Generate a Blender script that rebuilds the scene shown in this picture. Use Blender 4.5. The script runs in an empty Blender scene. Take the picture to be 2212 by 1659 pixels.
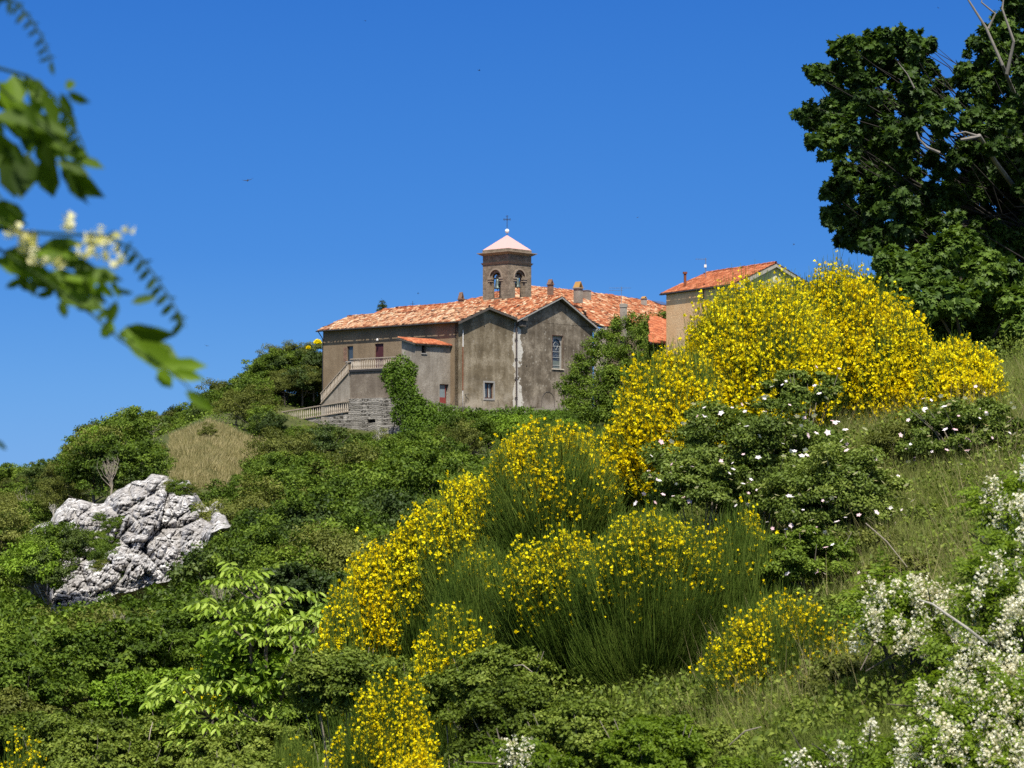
import bpy, math, random
import numpy as np
from mathutils import Vector, Matrix
random.seed(7); rng = np.random.default_rng(11)
PI = math.pi; R = math.radians
SC = bpy.context.scene
COL = SC.collection

# ------------------------------------------------------------------ camera, sky, sun
KF = 4731.0                      # focal length in overview pixels (frame 2212 x 1659)
PITCH = math.atan(202.5 / KF)
cam_d = bpy.data.cameras.new('camera'); cam = bpy.data.objects.new('camera', cam_d); COL.objects.link(cam)
cam.location = (0, 0, 0); cam.rotation_euler = (PI/2 + PITCH, 0, 0)
cam_d.sensor_width = 36; cam_d.lens = 36 * KF / 2212
cam_d.clip_start = 0.05; cam_d.clip_end = 9000
cam_d.dof.use_dof = True; cam_d.dof.focus_distance = 26; cam_d.dof.aperture_fstop = cam_d.lens / 6.2
SC.camera = cam
SC.render.resolution_x = 1024; SC.render.resolution_y = 768

SUN_EL = R(58); SUN_AZ = R(3)            # azimuth measured from straight behind the camera towards its right
sdir = Vector((math.sin(SUN_AZ)*math.cos(SUN_EL), -math.cos(SUN_AZ)*math.cos(SUN_EL), math.sin(SUN_EL)))
W = bpy.data.worlds.new('World'); SC.world = W; W.use_nodes = True
nt = W.node_tree; nt.nodes.clear()
sky = nt.nodes.new('ShaderNodeTexSky'); sky.sky_type = 'NISHITA'; sky.sun_disc = False
sky.sun_elevation = SUN_EL; sky.sun_rotation = math.atan2(sdir.x, sdir.y)
sky.altitude = 900; sky.air_density = 1.0; sky.dust_density = 0.05; sky.ozone_density = 4.0
tc = nt.nodes.new('ShaderNodeTexCoord'); sxyz = nt.nodes.new('ShaderNodeSeparateXYZ'); nt.links.new(tc.outputs['Generated'], sxyz.inputs[0])
rp = nt.nodes.new('ShaderNodeValToRGB'); nt.links.new(sxyz.outputs[2], rp.inputs[0])
_e = rp.color_ramp.elements
for _p, _c in ((0.0,(.090,.345,.810)),(.04,(.068,.305,.775)),(.10,(.026,.218,.705)),(.24,(.009,.142,.590)),(1.0,(.010,.080,.380))):
    _n = _e.new(_p); _n.color = (*_c, 1)
_e.remove(_e[-1]); _e.remove(_e[0])
vsc = nt.nodes.new('ShaderNodeVectorMath'); vsc.operation = 'SCALE'; vsc.inputs['Scale'].default_value = 7.6; nt.links.new(rp.outputs[0], vsc.inputs[0])
hsv = nt.nodes.new('ShaderNodeMix'); hsv.data_type = 'RGBA'; hsv.inputs[0].default_value = 0.90
bg = nt.nodes.new('ShaderNodeBackground'); bg.inputs[1].default_value = 0.10
wo = nt.nodes.new('ShaderNodeOutputWorld')
nt.links.new(sky.outputs[0], hsv.inputs[6]); nt.links.new(vsc.outputs[0], hsv.inputs[7]); nt.links.new(hsv.outputs[2], bg.inputs[0]); nt.links.new(bg.outputs[0], wo.inputs[0])
sd = bpy.data.lights.new('sun', 'SUN'); sd.energy = 5.0; sd.angle = R(0.5); sd.color = (1.0, 0.955, 0.88)
sun = bpy.data.objects.new('sun', sd); COL.objects.link(sun)
sun.rotation_euler = sdir.to_track_quat('Z', 'Y').to_euler(); sun.location = (20, -20, 60)
SC.view_settings.view_transform = 'Standard'; SC.view_settings.look = 'None'
SC.view_settings.exposure = 0.4; SC.view_settings.gamma = 1.0
SC.cycles.max_bounces = 5; SC.cycles.diffuse_bounces = 2; SC.cycles.glossy_bounces = 1
SC.cycles.transmission_bounces = 3; SC.cycles.transparent_max_bounces = 4
SC.cycles.use_denoising = False
SC.cycles.sample_clamp_indirect = 4

# ------------------------------------------------------------------ helpers: rays
_cp, _sp = math.cos(PITCH), math.sin(PITCH)
def ray(px, py):
    u = (px - 1106) / KF; v = (829.5 - py) / KF
    return Vector((u, _cp - v*_sp, _sp + v*_cp))
def P(px, py, Y):
    d = ray(px, py); return d * (Y / d.y)
def M(Y): return Y / KF            # metres per overview pixel at depth Y

# ------------------------------------------------------------------ helpers: objects
def thing(name, label, cat, loc=(0,0,0), rot=(0,0,0), group=None):
    o = bpy.data.objects.new(name, None); COL.objects.link(o); o.empty_display_size = 0.2
    o.location = loc; o.rotation_euler = rot; o['label'] = label; o['category'] = cat
    if group: o['group'] = group
    return o
def tag(o, label, cat, group=None, kind=None):
    o['label'] = label; o['category'] = cat
    if group: o['group'] = group
    if kind: o['kind'] = kind
    return o
def link(name, me, m=None, parent=None, loc=None):
    o = bpy.data.objects.new(name, me); COL.objects.link(o)
    if m is not None and not me.materials: me.materials.append(m)
    if parent is not None: o.parent = parent
    if loc is not None: o.location = loc
    return o
def npmesh(name, V, F, rnd=None, smooth=False):
    """V (n,3); F (m,k) all faces k-sided; rnd per-vertex float"""
    V = np.ascontiguousarray(V, dtype=np.float32); F = np.ascontiguousarray(F, dtype=np.int32)
    me = bpy.data.meshes.new(name)
    me.vertices.add(len(V)); me.vertices.foreach_set('co', V.ravel())
    k = F.shape[1]
    me.loops.add(F.size); me.loops.foreach_set('vertex_index', F.ravel())
    me.polygons.add(len(F)); me.polygons.foreach_set('loop_start', np.arange(0, F.size, k, dtype=np.int32))
    me.update(calc_edges=True)
    if smooth: me.polygons.foreach_set('use_smooth', np.ones(len(F), dtype=bool))
    if rnd is not None:
        a = me.attributes.new('rnd', 'FLOAT', 'POINT'); a.data.foreach_set('value', np.ascontiguousarray(rnd, dtype=np.float32))
    return me
class MB:
    """collects boxes, tubes and polygons into one mesh"""
    def __init__(s): s.v = []; s.f = []
    def quad(s, *p):
        b = len(s.v); s.v += [tuple(q) for q in p]; s.f.append(tuple(range(b, b+len(p)))); return s
    def box(s, x0, x1, y0, y1, z0, z1):
        b = len(s.v)
        s.v += [(x,y,z) for z in (z0,z1) for x,y in ((x0,y0),(x1,y0),(x1,y1),(x0,y1))]
        s.f += [tuple(b+i for i in f) for f in ((3,2,1,0),(4,5,6,7),(0,1,5,4),(1,2,6,5),(2,3,7,6),(3,0,4,7))]; return s
    def tube(s, pts, rad, n=6, cap=True):
        pts = [Vector(p) for p in pts]
        if not hasattr(rad, '__len__'): rad = [rad]*len(pts)
        b = len(s.v); up = Vector((0.13,0.31,0.94))
        for i, p in enumerate(pts):
            d = (pts[min(i+1,len(pts)-1)] - pts[max(i-1,0)]).normalized()
            a = d.cross(up)
            if a.length < 0.1: a = d.cross(Vector((1,0,0)))
            a.normalize(); c = d.cross(a)
            for k in range(n):
                t = 2*PI*k/n; s.v.append(tuple(p + (a*math.cos(t)+c*math.sin(t))*rad[i]))
        for i in range(len(pts)-1):
            for k in range(n):
                s.f.append((b+i*n+k, b+i*n+(k+1)%n, b+(i+1)*n+(k+1)%n, b+(i+1)*n+k))
        if cap:
            s.f.append(tuple(b+k for k in range(n))[::-1]); e = b+(len(pts)-1)*n; s.f.append(tuple(e+k for k in range(n)))
        return s
    def lathe(s, cx, cy, prof, n=10):
        b = len(s.v)
        for r, z in prof:
            for k in range(n):
                t = 2*PI*k/n; s.v.append((cx+r*math.cos(t), cy+r*math.sin(t), z))
        for i in range(len(prof)-1):
            for k in range(n):
                s.f.append((b+i*n+k, b+i*n+(k+1)%n, b+(i+1)*n+(k+1)%n, b+(i+1)*n+k))
        s.f.append(tuple(b+k for k in range(n))[::-1]); e = b+(len(prof)-1)*n; s.f.append(tuple(e+k for k in range(n)))
        return s
    def prism(s, poly, d):
        """extrude a 3d polygon by vector d"""
        b = len(s.v); n = len(poly); d = Vector(d)
        s.v += [tuple(p) for p in poly] + [tuple(Vector(p)+d) for p in poly]
        s.f.append(tuple(b+i for i in range(n))); s.f.append(tuple(b+n+i for i in range(n))[::-1])
        for i in range(n): s.f.append((b+i, b+n+i, b+n+(i+1)%n, b+(i+1)%n))
        return s
    def build(s, name, m, parent=None, smooth=False, loc=None):
        me = bpy.data.meshes.new(name); me.from_pydata(s.v, [], s.f)
        import bmesh
        bm = bmesh.new(); bm.from_mesh(me); bmesh.ops.recalc_face_normals(bm, faces=bm.faces[:]); bm.to_mesh(me); bm.free()
        if smooth:
            for p in me.polygons: p.use_smooth = True
        me.materials.append(m)
        return link(name, me, None, parent, loc)

# ------------------------------------------------------------------ materials
def newmat(name):
    m = bpy.data.materials.new(name); m.use_nodes = True; t = m.node_tree; t.nodes.clear()
    return m, t
def N(t, kind, **kw):
    n = t.nodes.new('ShaderNode'+kind)
    for k, v in kw.items():
        if k in n.inputs.keys(): n.inputs[k].default_value = v
        else: setattr(n, k, v)
    return n
def ramp(t, src, stops, interp='LINEAR'):
    n = t.nodes.new('ShaderNodeValToRGB'); n.color_ramp.interpolation = interp
    e = n.color_ramp.elements
    while len(e) < len(stops): e.new(0.5)
    for el, (p, c) in zip(e, stops): el.position = p; el.color = (*c, 1) if len(c) == 3 else c
    t.links.new(src, n.inputs[0]); return n.outputs[0]
def mix(t, fac, a, b, mode='MIX'):
    n = t.nodes.new('ShaderNodeMix'); n.data_type = 'RGBA'; n.blend_type = mode
    for s, v in ((0, fac), (6, a), (7, b)):
        if hasattr(v, 'is_linked') or hasattr(v, 'links'): t.links.new(v, n.inputs[s])
        elif s == 0: n.inputs[0].default_value = v
        else: n.inputs[s].default_value = (*v, 1)
    return n.outputs[2]
def noise(t, scale, detail=4, vec=None, rough=0.55):
    n = N(t, 'TexNoise', Scale=scale, Detail=detail, Roughness=rough)
    if vec is not None: t.links.new(vec, n.inputs['Vector'])
    return n.outputs[0]
def out(t, sh):
    o = t.nodes.new('ShaderNodeOutputMaterial'); t.links.new(sh, o.inputs[0])
def princ(t, col, rough=0.8, bump=None, bstr=0.5, bdist=0.02, metal=0, spec=0.3):
    p = N(t, 'BsdfPrincipled'); p.inputs['Roughness'].default_value = rough; p.inputs['Metallic'].default_value = metal
    p.inputs['Specular IOR Level'].default_value = spec
    if isinstance(col, tuple): p.inputs['Base Color'].default_value = (*col, 1)
    else: t.links.new(col, p.inputs['Base Color'])
    if bump is not None:
        b = N(t, 'Bump', Strength=bstr, Distance=bdist); t.links.new(bump, b.inputs['Height']); t.links.new(b.outputs[0], p.inputs['Normal'])
    out(t, p.outputs[0]); return p
def objco(t): return N(t, 'TexCoord').outputs['Object']

def leafmat(name, c0, c1, c2, trans=0.22, gloss=0.05, zscale=None):
    """c0..c2 = colour range over individual leaves; clump-scale variation from noise"""
    m, t = newmat(name)
    a = N(t, 'Attribute', attribute_name='rnd')
    g = N(t, 'NewGeometry')
    nz = noise(t, 0.9 if zscale is None else zscale, 2, g.outputs['Position'])
    ma = N(t, 'Math', operation='MULTIPLY_ADD'); t.links.new(nz, ma.inputs[0]); ma.inputs[1].default_value = 0.8; ma.inputs[2].default_value = -0.2
    ad = N(t, 'Math', operation='MULTIPLY_ADD'); t.links.new(a.outputs['Fac'], ad.inputs[0]); ad.inputs[1].default_value = 0.7; t.links.new(ma.outputs[0], ad.inputs[2])
    oi = N(t, 'ObjectInfo'); od_ = N(t, 'Math', operation='MULTIPLY_ADD'); t.links.new(oi.outputs['Random'], od_.inputs[0]); od_.inputs[1].default_value = .34; od_.inputs[2].default_value = -.17
    ad2 = N(t, 'Math', operation='ADD'); t.links.new(od_.outputs[0], ad2.inputs[0]); t.links.new(ad.outputs[0], ad2.inputs[1])
    col = ramp(t, ad2.outputs[0], [(0.05, c0), (0.5, c1), (0.95, c2)])
    d = N(t, 'BsdfDiffuse'); t.links.new(col, d.inputs[0])
    tr = N(t, 'BsdfTranslucent'); tc = mix(t, 1.0, col, (1.25, 1.25, 0.55), 'MULTIPLY'); t.links.new(tc, tr.inputs[0])
    mx = N(t, 'MixShader'); mx.inputs[0].default_value = trans; t.links.new(d.outputs[0], mx.inputs[1]); t.links.new(tr.outputs[0], mx.inputs[2])
    gl = N(t, 'BsdfGlossy', Roughness=0.55); gl.inputs[0].default_value = (0.9, 0.95, 0.85, 1)
    m2 = N(t, 'MixShader'); m2.inputs[0].default_value = gloss*.22; t.links.new(mx.outputs[0], m2.inputs[1]); t.links.new(gl.outputs[0], m2.inputs[2])
    out(t, m2.outputs[0]); return m
def flatmat(name, c, rough=0.7, var=0.15, scale=6, metal=0, spec=0.3):
    m, t = newmat(name)
    n_ = noise(t, scale, 4, objco(t))
    col = mix(t, n_, tuple(x*(1-var) for x in c), tuple(min(1, x*(1+var)) for x in c))
    princ(t, col, rough, metal=metal, spec=spec); return m

MAT = {}
MAT['leaf_mid'] = leafmat('leaf_mid', (0.022,0.040,0.004), (0.070,0.118,0.010), (0.200,0.275,0.032))
MAT['leaf_olive'] = leafmat('leaf_olive', (0.035,0.045,0.008), (0.100,0.118,0.019), (0.230,0.245,0.055))
MAT['leaf_bright'] = leafmat('leaf_bright', (0.050,0.090,0.005), (0.115,0.195,0.012), (0.225,0.340,0.030))
MAT['leaf_dark'] = leafmat('leaf_dark', (0.014,0.026,0.005), (0.042,0.072,0.011), (0.105,0.145,0.025), gloss=0.08)
MAT['leaf_maple'] = leafmat('leaf_maple', (.012,.028,.004), (.042,.082,.010), (.110,.175,.022), trans=.25, gloss=0.07)
MAT['leaf_ivy'] = leafmat('leaf_ivy', (0.040,0.075,0.006), (0.085,0.150,0.011), (0.150,0.240,0.022), gloss=.06)
MAT['leaf_walnut'] = leafmat('leaf_walnut', (0.120,0.200,0.012), (0.250,0.360,0.032), (0.420,0.530,0.100), trans=.35, gloss=.08)
MAT['leaf_locust'] = leafmat('leaf_locust', (0.060,0.100,0.006), (0.125,0.195,0.012), (0.240,0.340,0.035), trans=.45)
MAT['leaf_near'] = leafmat('leaf_near', (.012,.030,.003), (.070,.130,.004), (.170,.280,.010), trans=.55, zscale=7)
MAT['leaf_herb'] = leafmat('leaf_herb', (0.040,0.062,0.007), (0.110,0.155,0.017), (0.260,0.310,0.055), zscale=2)
MAT['leaf_rose'] = leafmat('leaf_rose', (0.040,0.065,0.008), (0.115,0.165,0.022), (0.240,0.290,0.055), gloss=.07, zscale=3)
MAT['stem_green'] = leafmat('stem_green', (0.014,0.032,0.004), (0.055,0.098,0.010), (0.170,0.235,0.036), trans=.1, gloss=.05, zscale=3)
MAT['grass_dry'] = leafmat('grass_dry', (.120,.130,.040), (.290,.250,.110), (.480,.400,.220), trans=.3)
MAT['grass_mix'] = leafmat('grass_mix', (.070,.105,.014), (.165,.205,.040), (.330,.330,.110), trans=.3, zscale=1.6)
MAT['yellow'] = leafmat('yellow_petals', (.80,.60,.004), (.89,.73,.006), (.92,.84,.020), trans=.28, gloss=.02, zscale=4)
MAT['white_petal'] = leafmat('white_petals', (.66,.61,.42), (.80,.77,.62), (.88,.86,.76), trans=.25, gloss=.02, zscale=4)
MAT['rose_petal'] = leafmat('rose_petals', (.80,.52,.55), (.86,.76,.76), (.90,.88,.88), trans=.25, gloss=.02, zscale=14)
MAT['cream_petal'] = leafmat('cream_petals', (.62,.58,.25), (.78,.74,.42), (.85,.82,.60), trans=.35, gloss=.02, zscale=20)
MAT['bark'] = flatmat('bark', (.115,.095,.075), .9, .5, 5)
MAT['bark_limb'] = flatmat('bark_limb', (.20,.18,.15), .9, .5, 9)
MAT['bark_dark'] = flatmat('bark_dark', (.030,.025,.020), .9, .5, 5)
MAT['bark_pale'] = flatmat('bark_pale', (.40,.37,.31), .9, .35, 9)
MAT['wood_dry'] = flatmat('dry_wood', (.27,.23,.17), .9, .4, 8)

# ------------------------------------------------------------------ terrain
YK = [0.5,4,8,12,17,25,40,60,80,100,120,135,150,170,200,208,215,222,240,270,320,500,1200,6000]
TAB = {
 0:   [-1.6,-1.8,-2.2,-2.8,-3.4,-4.6,-6.2,-7.7,-8.8,-9.4,-9.2,-6.5,-4.8,-3.5,-2.5,-2.5,-2.5,-2.6,-3,-3.5,-6,-12,-25,-60],
 300: [-1.6,-1.75,-2.1,-2.6,-3.1,-4.4,-6.2,-7.5,-8.8,-9.6,-9.6,-5.0,-0.6,1.0,2.6,2.9,3.1,3.3,3.5,3,0,-10,-22,-60],
 450: [-1.6,-1.7,-2.0,-2.4,-2.8,-4.2,-6.0,-7.5,-8.4,-8.8,-8.4,-5.0,-1.4,2.3,5.0,5.4,5.8,6.2,7,7,3,-10,-22,-60],
 600: [-1.6,-1.7,-1.9,-2.2,-2.4,-3.8,-5.8,-7.2,-7.6,-7.2,-6,-5,-3.4,-1,2.6,3.4,4.2,4.8,9.0,11,6,-8,-20,-60],
 690: [-1.6,-1.7,-1.9,-2.1,-2.2,-3.8,-5.8,-7.0,-7.2,-7.0,-6,-4.8,-3.4,-1,2.4,3.2,4.0,4.7,8,9.5,6,-8,-20,-60],
 900: [-1.6,-1.6,-1.7,-1.8,-1.5,-3.4,-5.5,-6.2,-6.4,-6.3,-5,-4,-3,-1.2,2.2,3.2,3.8,4.8,7,7,3,-8,-15,-60],
 1200:[-1.6,-1.55,-1.6,-1.4,-0.6,-2.2,-4,-4.2,-3.8,-3.2,-2.2,-1.2,0.0,1.4,3.2,4.4,6.5,6.9,7,7,3,-8,-15,-60],
 1500:[-1.6,-1.5,-1.4,-1.2,0.0,-0.4,-1,-0.6,0,1,2,3,4,5,6.4,6.6,6.8,6.9,7.2,7.4,3,-8,-15,-60],
 1800:[-1.6,-1.45,-1.2,-0.75,0.35,0.7,1,1.5,2,3,4,5,5.5,6,7.4,7.6,7.8,8,8,8,3,-8,-15,-60],
 2150:[-1.6,-1.4,-1.1,-0.4,0.6,1.3,1.8,2.4,3,4,5,6,6.5,7,8,8,8,8,8,8,3,-8,-15,-60],
 2800:[-1.6,-1.3,-0.9,0.0,1.1,1.9,2.6,3.2,4,5,6,7,7.5,8,9,9,9,9,9,9,4,-8,-15,-60]}
PXK = sorted(TAB); TA = np.array([TAB[k] for k in PXK]); LY = np.log(np.array(YK))
def _vnoise(x, y, s, seed):
    x = np.asarray(x)/s; y = np.asarray(y)/s
    xi = np.floor(x).astype(np.int64); yi = np.floor(y).astype(np.int64); fx = x-xi; fy = y-yi
    fx = fx*fx*(3-2*fx); fy = fy*fy*(3-2*fy)
    def h(a, b):
        n = (a*374761393 + b*668265263 + seed*974711) & 0x7fffffff
        n = ((n ^ (n >> 13)) * 1274126177) & 0x7fffffff
        return ((n ^ (n >> 16)) & 0xffff) / 65535.0
    return (h(xi,yi)*(1-fx)+h(xi+1,yi)*fx)*(1-fy) + (h(xi,yi+1)*(1-fx)+h(xi+1,yi+1)*fx)*fy
def ground(x, y):
    x = np.atleast_1d(np.asarray(x, float)); y = np.atleast_1d(np.asarray(y, float))
    r = np.hypot(x, y); fwd = y > 0.02*r
    px = np.where(fwd, 1106 + KF*x/np.maximum(y, 0.02*r+1e-6), np.where(x > 0, 2800, 0))
    px = np.clip(px, PXK[0], PXK[-1]); Y = np.where(y > 0, np.maximum(y, 0.5), r*0+0.5)
    Y = np.where(np.abs(x) > y, np.maximum(0.5, r*0.8), Y)
    ly = np.clip(np.log(np.maximum(Y, .5)), LY[0], LY[-1])
    i = np.clip(np.searchsorted(PXK, px) - 1, 0, len(PXK)-2); j = np.clip(np.searchsorted(LY, ly) - 1, 0, len(LY)-2)
    pk = np.array(PXK, float)
    fx = (px-pk[i])/(pk[i+1]-pk[i]); fy = (ly-LY[j])/(LY[j+1]-LY[j])
    z = (TA[i,j]*(1-fx)+TA[i+1,j]*fx)*(1-fy) + (TA[i,j+1]*(1-fx)+TA[i+1,j+1]*fx)*fy
    behind = np.clip((-y)/5.0, 0, 1); z = z*(1-behind) + (-1.6)*behind*(1) - behind*r*0.005
    amp = np.clip(r/60, .03, 1)*np.where((r > 203) & (r < 290), .25, 1)
    z = z + amp*((_vnoise(x,y,3.1,1)-.5)*.35 + (_vnoise(x,y,9,2)-.5)*.5) + (_vnoise(x,y,.7,3)-.5)*.06
    return z
def gz(x, y): return float(ground(x, y)[0])
def gP(px, Y):
    d = ray(px, 1032); x = d.x/d.y*Y; return Vector((x, Y, gz(x, Y)))

def build_ground():
    fa = np.concatenate([np.linspace(-R(180), -R(22), 60), np.linspace(-R(21.5), R(21.5), 260), np.linspace(R(22), R(180), 60)])
    rr = np.concatenate([[0.0], np.geomspace(0.6, 6000, 330)])
    A, RR = np.meshgrid(fa, rr, indexing='ij')
    X = np.sin(A)*RR; Yy = np.cos(A)*RR
    Z = ground(X.ravel(), Yy.ravel()).reshape(X.shape)
    na, nr = X.shape
    V = np.stack([X, Yy, Z], -1).reshape(-1, 3)
    I = np.arange(na*nr).reshape(na, nr)
    F = np.stack([I[:-1,:-1], I[1:,:-1], I[1:,1:], I[:-1,1:]], -1).reshape(-1, 4)[:, ::-1]
    m, t = newmat('hillside_soil')
    g = N(t, 'NewGeometry')
    a = noise(t, .35, 6, g.outputs['Position']); b = noise(t, 9, 6, g.outputs['Position'])
    c = ramp(t, a, [(.3, (.030,.042,.014)), (.55, (.060,.070,.024)), (.75, (.120,.105,.052))])
    c2 = mix(t, ramp(t, b, [(.35, (0,0,0)), (.7, (1,1,1))]), c, (.085,.095,.030))
    princ(t, c2, .95, b, .8, .1, spec=.1)
    o = link('ground', npmesh('ground', V, F, smooth=True), m); o['kind'] = 'structure'; o['label'] = 'grassy hillside ground'
build_ground()

# ------------------------------------------------------------------ leaf scatter
def nrm(a): return a / np.maximum(np.linalg.norm(a, axis=-1, keepdims=True), 1e-9)
T_KITE = (np.array([(0,0,0),(.42,.5,.10),(1,0,-.06),(.42,-.5,.10)]), np.array([(0,2,1),(0,3,2)]))
T_OVAL = (np.array([(0,0,0),(.28,.42,.07),(.68,.40,.05),(1,0,-.08),(.68,-.40,.05),(.28,-.42,.07)]), np.array([(0,3,2),(0,2,1),(0,5,4),(0,4,3)]))
_mp = [(0,.0),(.10,.34),(.30,.55),(.36,.30),(.72,.52),(.66,.20),(1.05,0),(.66,-.20),(.72,-.52),(.36,-.30),(.30,-.55),(.10,-.34)]
T_MAPLE = (np.array([(a,b*1.05,-.12*abs(b)-.10*a*a) for a,b in _mp]+[(.30,0,.02)]), np.array([(12,(i+1)%12,i) for i in range(12)]))
T_BLADE = (np.array([(0,.5,0),(0,-.5,0),(1,0,0)]), np.array([(0,1,2)]))
T_FLOW = (np.array([(0,0,0),(.9,.55,.35),(.9,-.55,.35),(.2,.5,.9),(.2,-.5,.9),(1.0,0,-.15),(.5,.45,-.2),(.5,-.45,-.2)]),
          np.array([(0,1,2),(0,3,4),(0,6,5),(0,5,7)]))
_p5 = [(0,0,0)]+[(math.cos(2*PI*i/10)*(1 if i%2==0 else .62), math.sin(2*PI*i/10)*(1 if i%2==0 else .62), .15) for i in range(10)]
T_ROSE = (np.array(_p5)*.5, np.array([(0,1+i,1+(i+1)%10) for i in range(10)]))
def leafmesh(name, pos, ax, nr, L, Wd, tmpl=T_KITE, rnd=None):
    n = len(pos); pos = np.asarray(pos, float)
    if n == 0: pos = np.zeros((1,3)); ax = np.array([[0,0,1.]]); nr = np.array([[0,1.,0]]); L = np.array([.001]); Wd = L; n = 1; rnd = None
    ax = nrm(ax); sd_ = nrm(np.cross(nr, ax)); nn = np.cross(ax, sd_)
    L = np.broadcast_to(L, (n,)); Wd = np.broadcast_to(Wd, (n,))
    tv, tf = tmpl; k = len(tv)
    V = (pos[:,None,:] + tv[None,:,0,None]*(ax*L[:,None])[:,None,:] + tv[None,:,1,None]*(sd_*Wd[:,None])[:,None,:] + tv[None,:,2,None]*(nn*L[:,None])[:,None,:]).reshape(-1,3)
    F = (np.arange(n)[:,None,None]*k + tf[None]).reshape(-1, 3)
    if rnd is None: rnd = rng.random(n)
    return npmesh(name, V, F, np.repeat(rnd, k))
def rdir(n): return nrm(rng.normal(size=(n,3)))
def tubes(name, paths, rads, n=3, rnd=None):
    """paths (m,k,3), rads (m,k) -> one mesh of m thin tubes"""
    m, k, _ = paths.shape
    d = np.gradient(paths, axis=1); d = nrm(d)
    up = np.where(np.abs(d[...,2:3]) > .9, np.array([1.,0,0]), np.array([0,0,1.]))
    a = nrm(np.cross(d, up)); b = np.cross(d, a)
    th = np.arange(n)*2*PI/n
    V = paths[:,:,None,:] + rads[:,:,None,None]*(a[:,:,None,:]*np.cos(th)[None,None,:,None] + b[:,:,None,:]*np.sin(th)[None,None,:,None])
    I = np.arange(m*k*n).reshape(m,k,n)
    F = np.stack([I[:,:-1,:], np.roll(I,-1,2)[:,:-1,:], np.roll(I,-1,2)[:,1:,:], I[:,1:,:]], -1).reshape(-1,4)
    if rnd is None: rnd = rng.random(m)
    return npmesh(name, V.reshape(-1,3), F, np.repeat(rnd, k*n))

def crown_points(n, rad, nclump, csize, flat=.6, fill=.25, bottom=-.55, seed=None, lump=.3):
    """points + outward dirs of leaves grouped in clumps over an uneven ellipsoid (unit-normalised by rad)"""
    c = rdir(nclump*3); c = c[c[:,2] > bottom][:nclump]
    nc = len(c); rr = 1 - lump*rng.random(nc)
    rr[:int(nc*fill)] *= .65
    cc = c*rr[:,None]*np.array(rad)
    w = rng.random(nc)**.7 + .25; w /= w.sum()
    idx = rng.choice(nc, n, p=w)
    cs = csize*(.6+.8*rng.random(nc))
    off = rdir(n)*(rng.random(n)**.45)[:,None]
    off[:,2] = np.where(off[:,2] < 0, off[:,2]*.45, off[:,2]*flat)
    pos = cc[idx] + off*cs[idx][:,None]
    outd = nrm(off*.9 + c[idx]*.7 + rng.normal(size=(n,3))*.35)
    return pos, outd, idx
def crown(name, rad, n, L, nclump=40, csize=None, tmpl=T_KITE, aspect=.62, up=.30, droop=.25, **kw):
    if csize is None: csize = .33*min(rad)
    pos, od, idx = crown_points(n, rad, nclump, csize, **kw)
    nr_ = nrm(od*(1-up) + np.array([0,0,1.])*up + rng.normal(size=(n,3))*.48)
    ax = rng.normal(size=(n,3)) + od*.6; ax[:,2] -= droop; ax = nrm(ax - (ax*nr_).sum(1,keepdims=True)*nr_)
    LL = L*(.65+.7*rng.random(n)); tone = rng.random(idx.max()+1)
    return leafmesh(name, pos, ax, nr_, LL, LL*aspect, tmpl, np.clip(.55*rng.random(n)+.45*tone[idx], 0, 1))
def trunk_mesh(name, h, r, crownr, limbs=6, m=None, base=-.5):
    b = MB()
    k = [Vector((0,0,base))]; d = Vector((random.uniform(-.1,.1), random.uniform(-.1,.1), 1))
    for i in range(4): k.append(Vector((d.x*i*.3+random.uniform(-.08,.08)*r*4, d.y*i*.3, base + (h-base)*(i+1)/4)))
    b.tube(k, [r, r*.85, r*.7, r*.55, r*.35], 7)
    for i in range(limbs):
        t = random.uniform(.35, .9); p = Vector(k[0]).lerp(k[-1], t); a = random.uniform(0, 2*PI)
        e = p + Vector((math.cos(a)*crownr*.75, math.sin(a)*crownr*.75, random.uniform(.2,.6)*crownr))
        mid = p.lerp(e, .5) + Vector((0,0,-.08*crownr))
        b.tube([p, mid, e], [r*.45, r*.28, r*.1], 5)
    return b.build(name, m or MAT['bark'])

# ------------------------------------------------------------------ shared shrub / tree kinds (placed many times)
KINDS = {}
def make_kind(key, rad, hz, n, L, mat_, **kw):
    me = crown('crown_'+key, rad, n, L, **kw); me.materials.append(MAT[mat_])
    tr = trunk_mesh('trunk', hz, .05*max(rad), max(rad[:2]), 7); tm = tr.data; bpy.data.objects.remove(tr)
    KINDS[key] = (me, tm, hz, rad)
for key, mt, lf_, ct_ in (('mid','leaf_mid',.17,1.0),('olive','leaf_olive',.125,1.7),('bright','leaf_bright',.23,.62),('dark','leaf_dark',.19,.85)):
    make_kind('round_'+key, (2.6,2.6,2.1), 2.3, int(9000*ct_), lf_, mt, nclump=62, csize=.62, lump=.5)
    make_kind('tall_'+key, (2.1,2.1,2.9), 3.0, int(9000*ct_), lf_, mt, nclump=66, csize=.60, lump=.55)
make_kind('spiky_mid', (2.3,2.3,2.0), 2.2, 5200, .17, 'leaf_mid', nclump=90, csize=.45, lump=.6)
make_kind('spiky_olive', (2.3,2.3,2.0), 2.2, 6500, .14, 'leaf_olive', nclump=90, csize=.45, lump=.6)
KC = {}
def place(kind, p, scale, label, cat, group, name='shrub', sz=1.0):
    me, tm, hz, rad = KINDS[kind]
    e = thing(name, label, cat, (p[0], p[1], p[2]), (random.uniform(-.08,.08), random.uniform(-.08,.08), random.uniform(0, 2*PI)), group)
    e.scale = (scale, scale*random.uniform(.85,1.15), scale*sz)
    link('crown', me, None, e, (0,0,hz)); link('trunk', tm, None, e)
    return e

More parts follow.
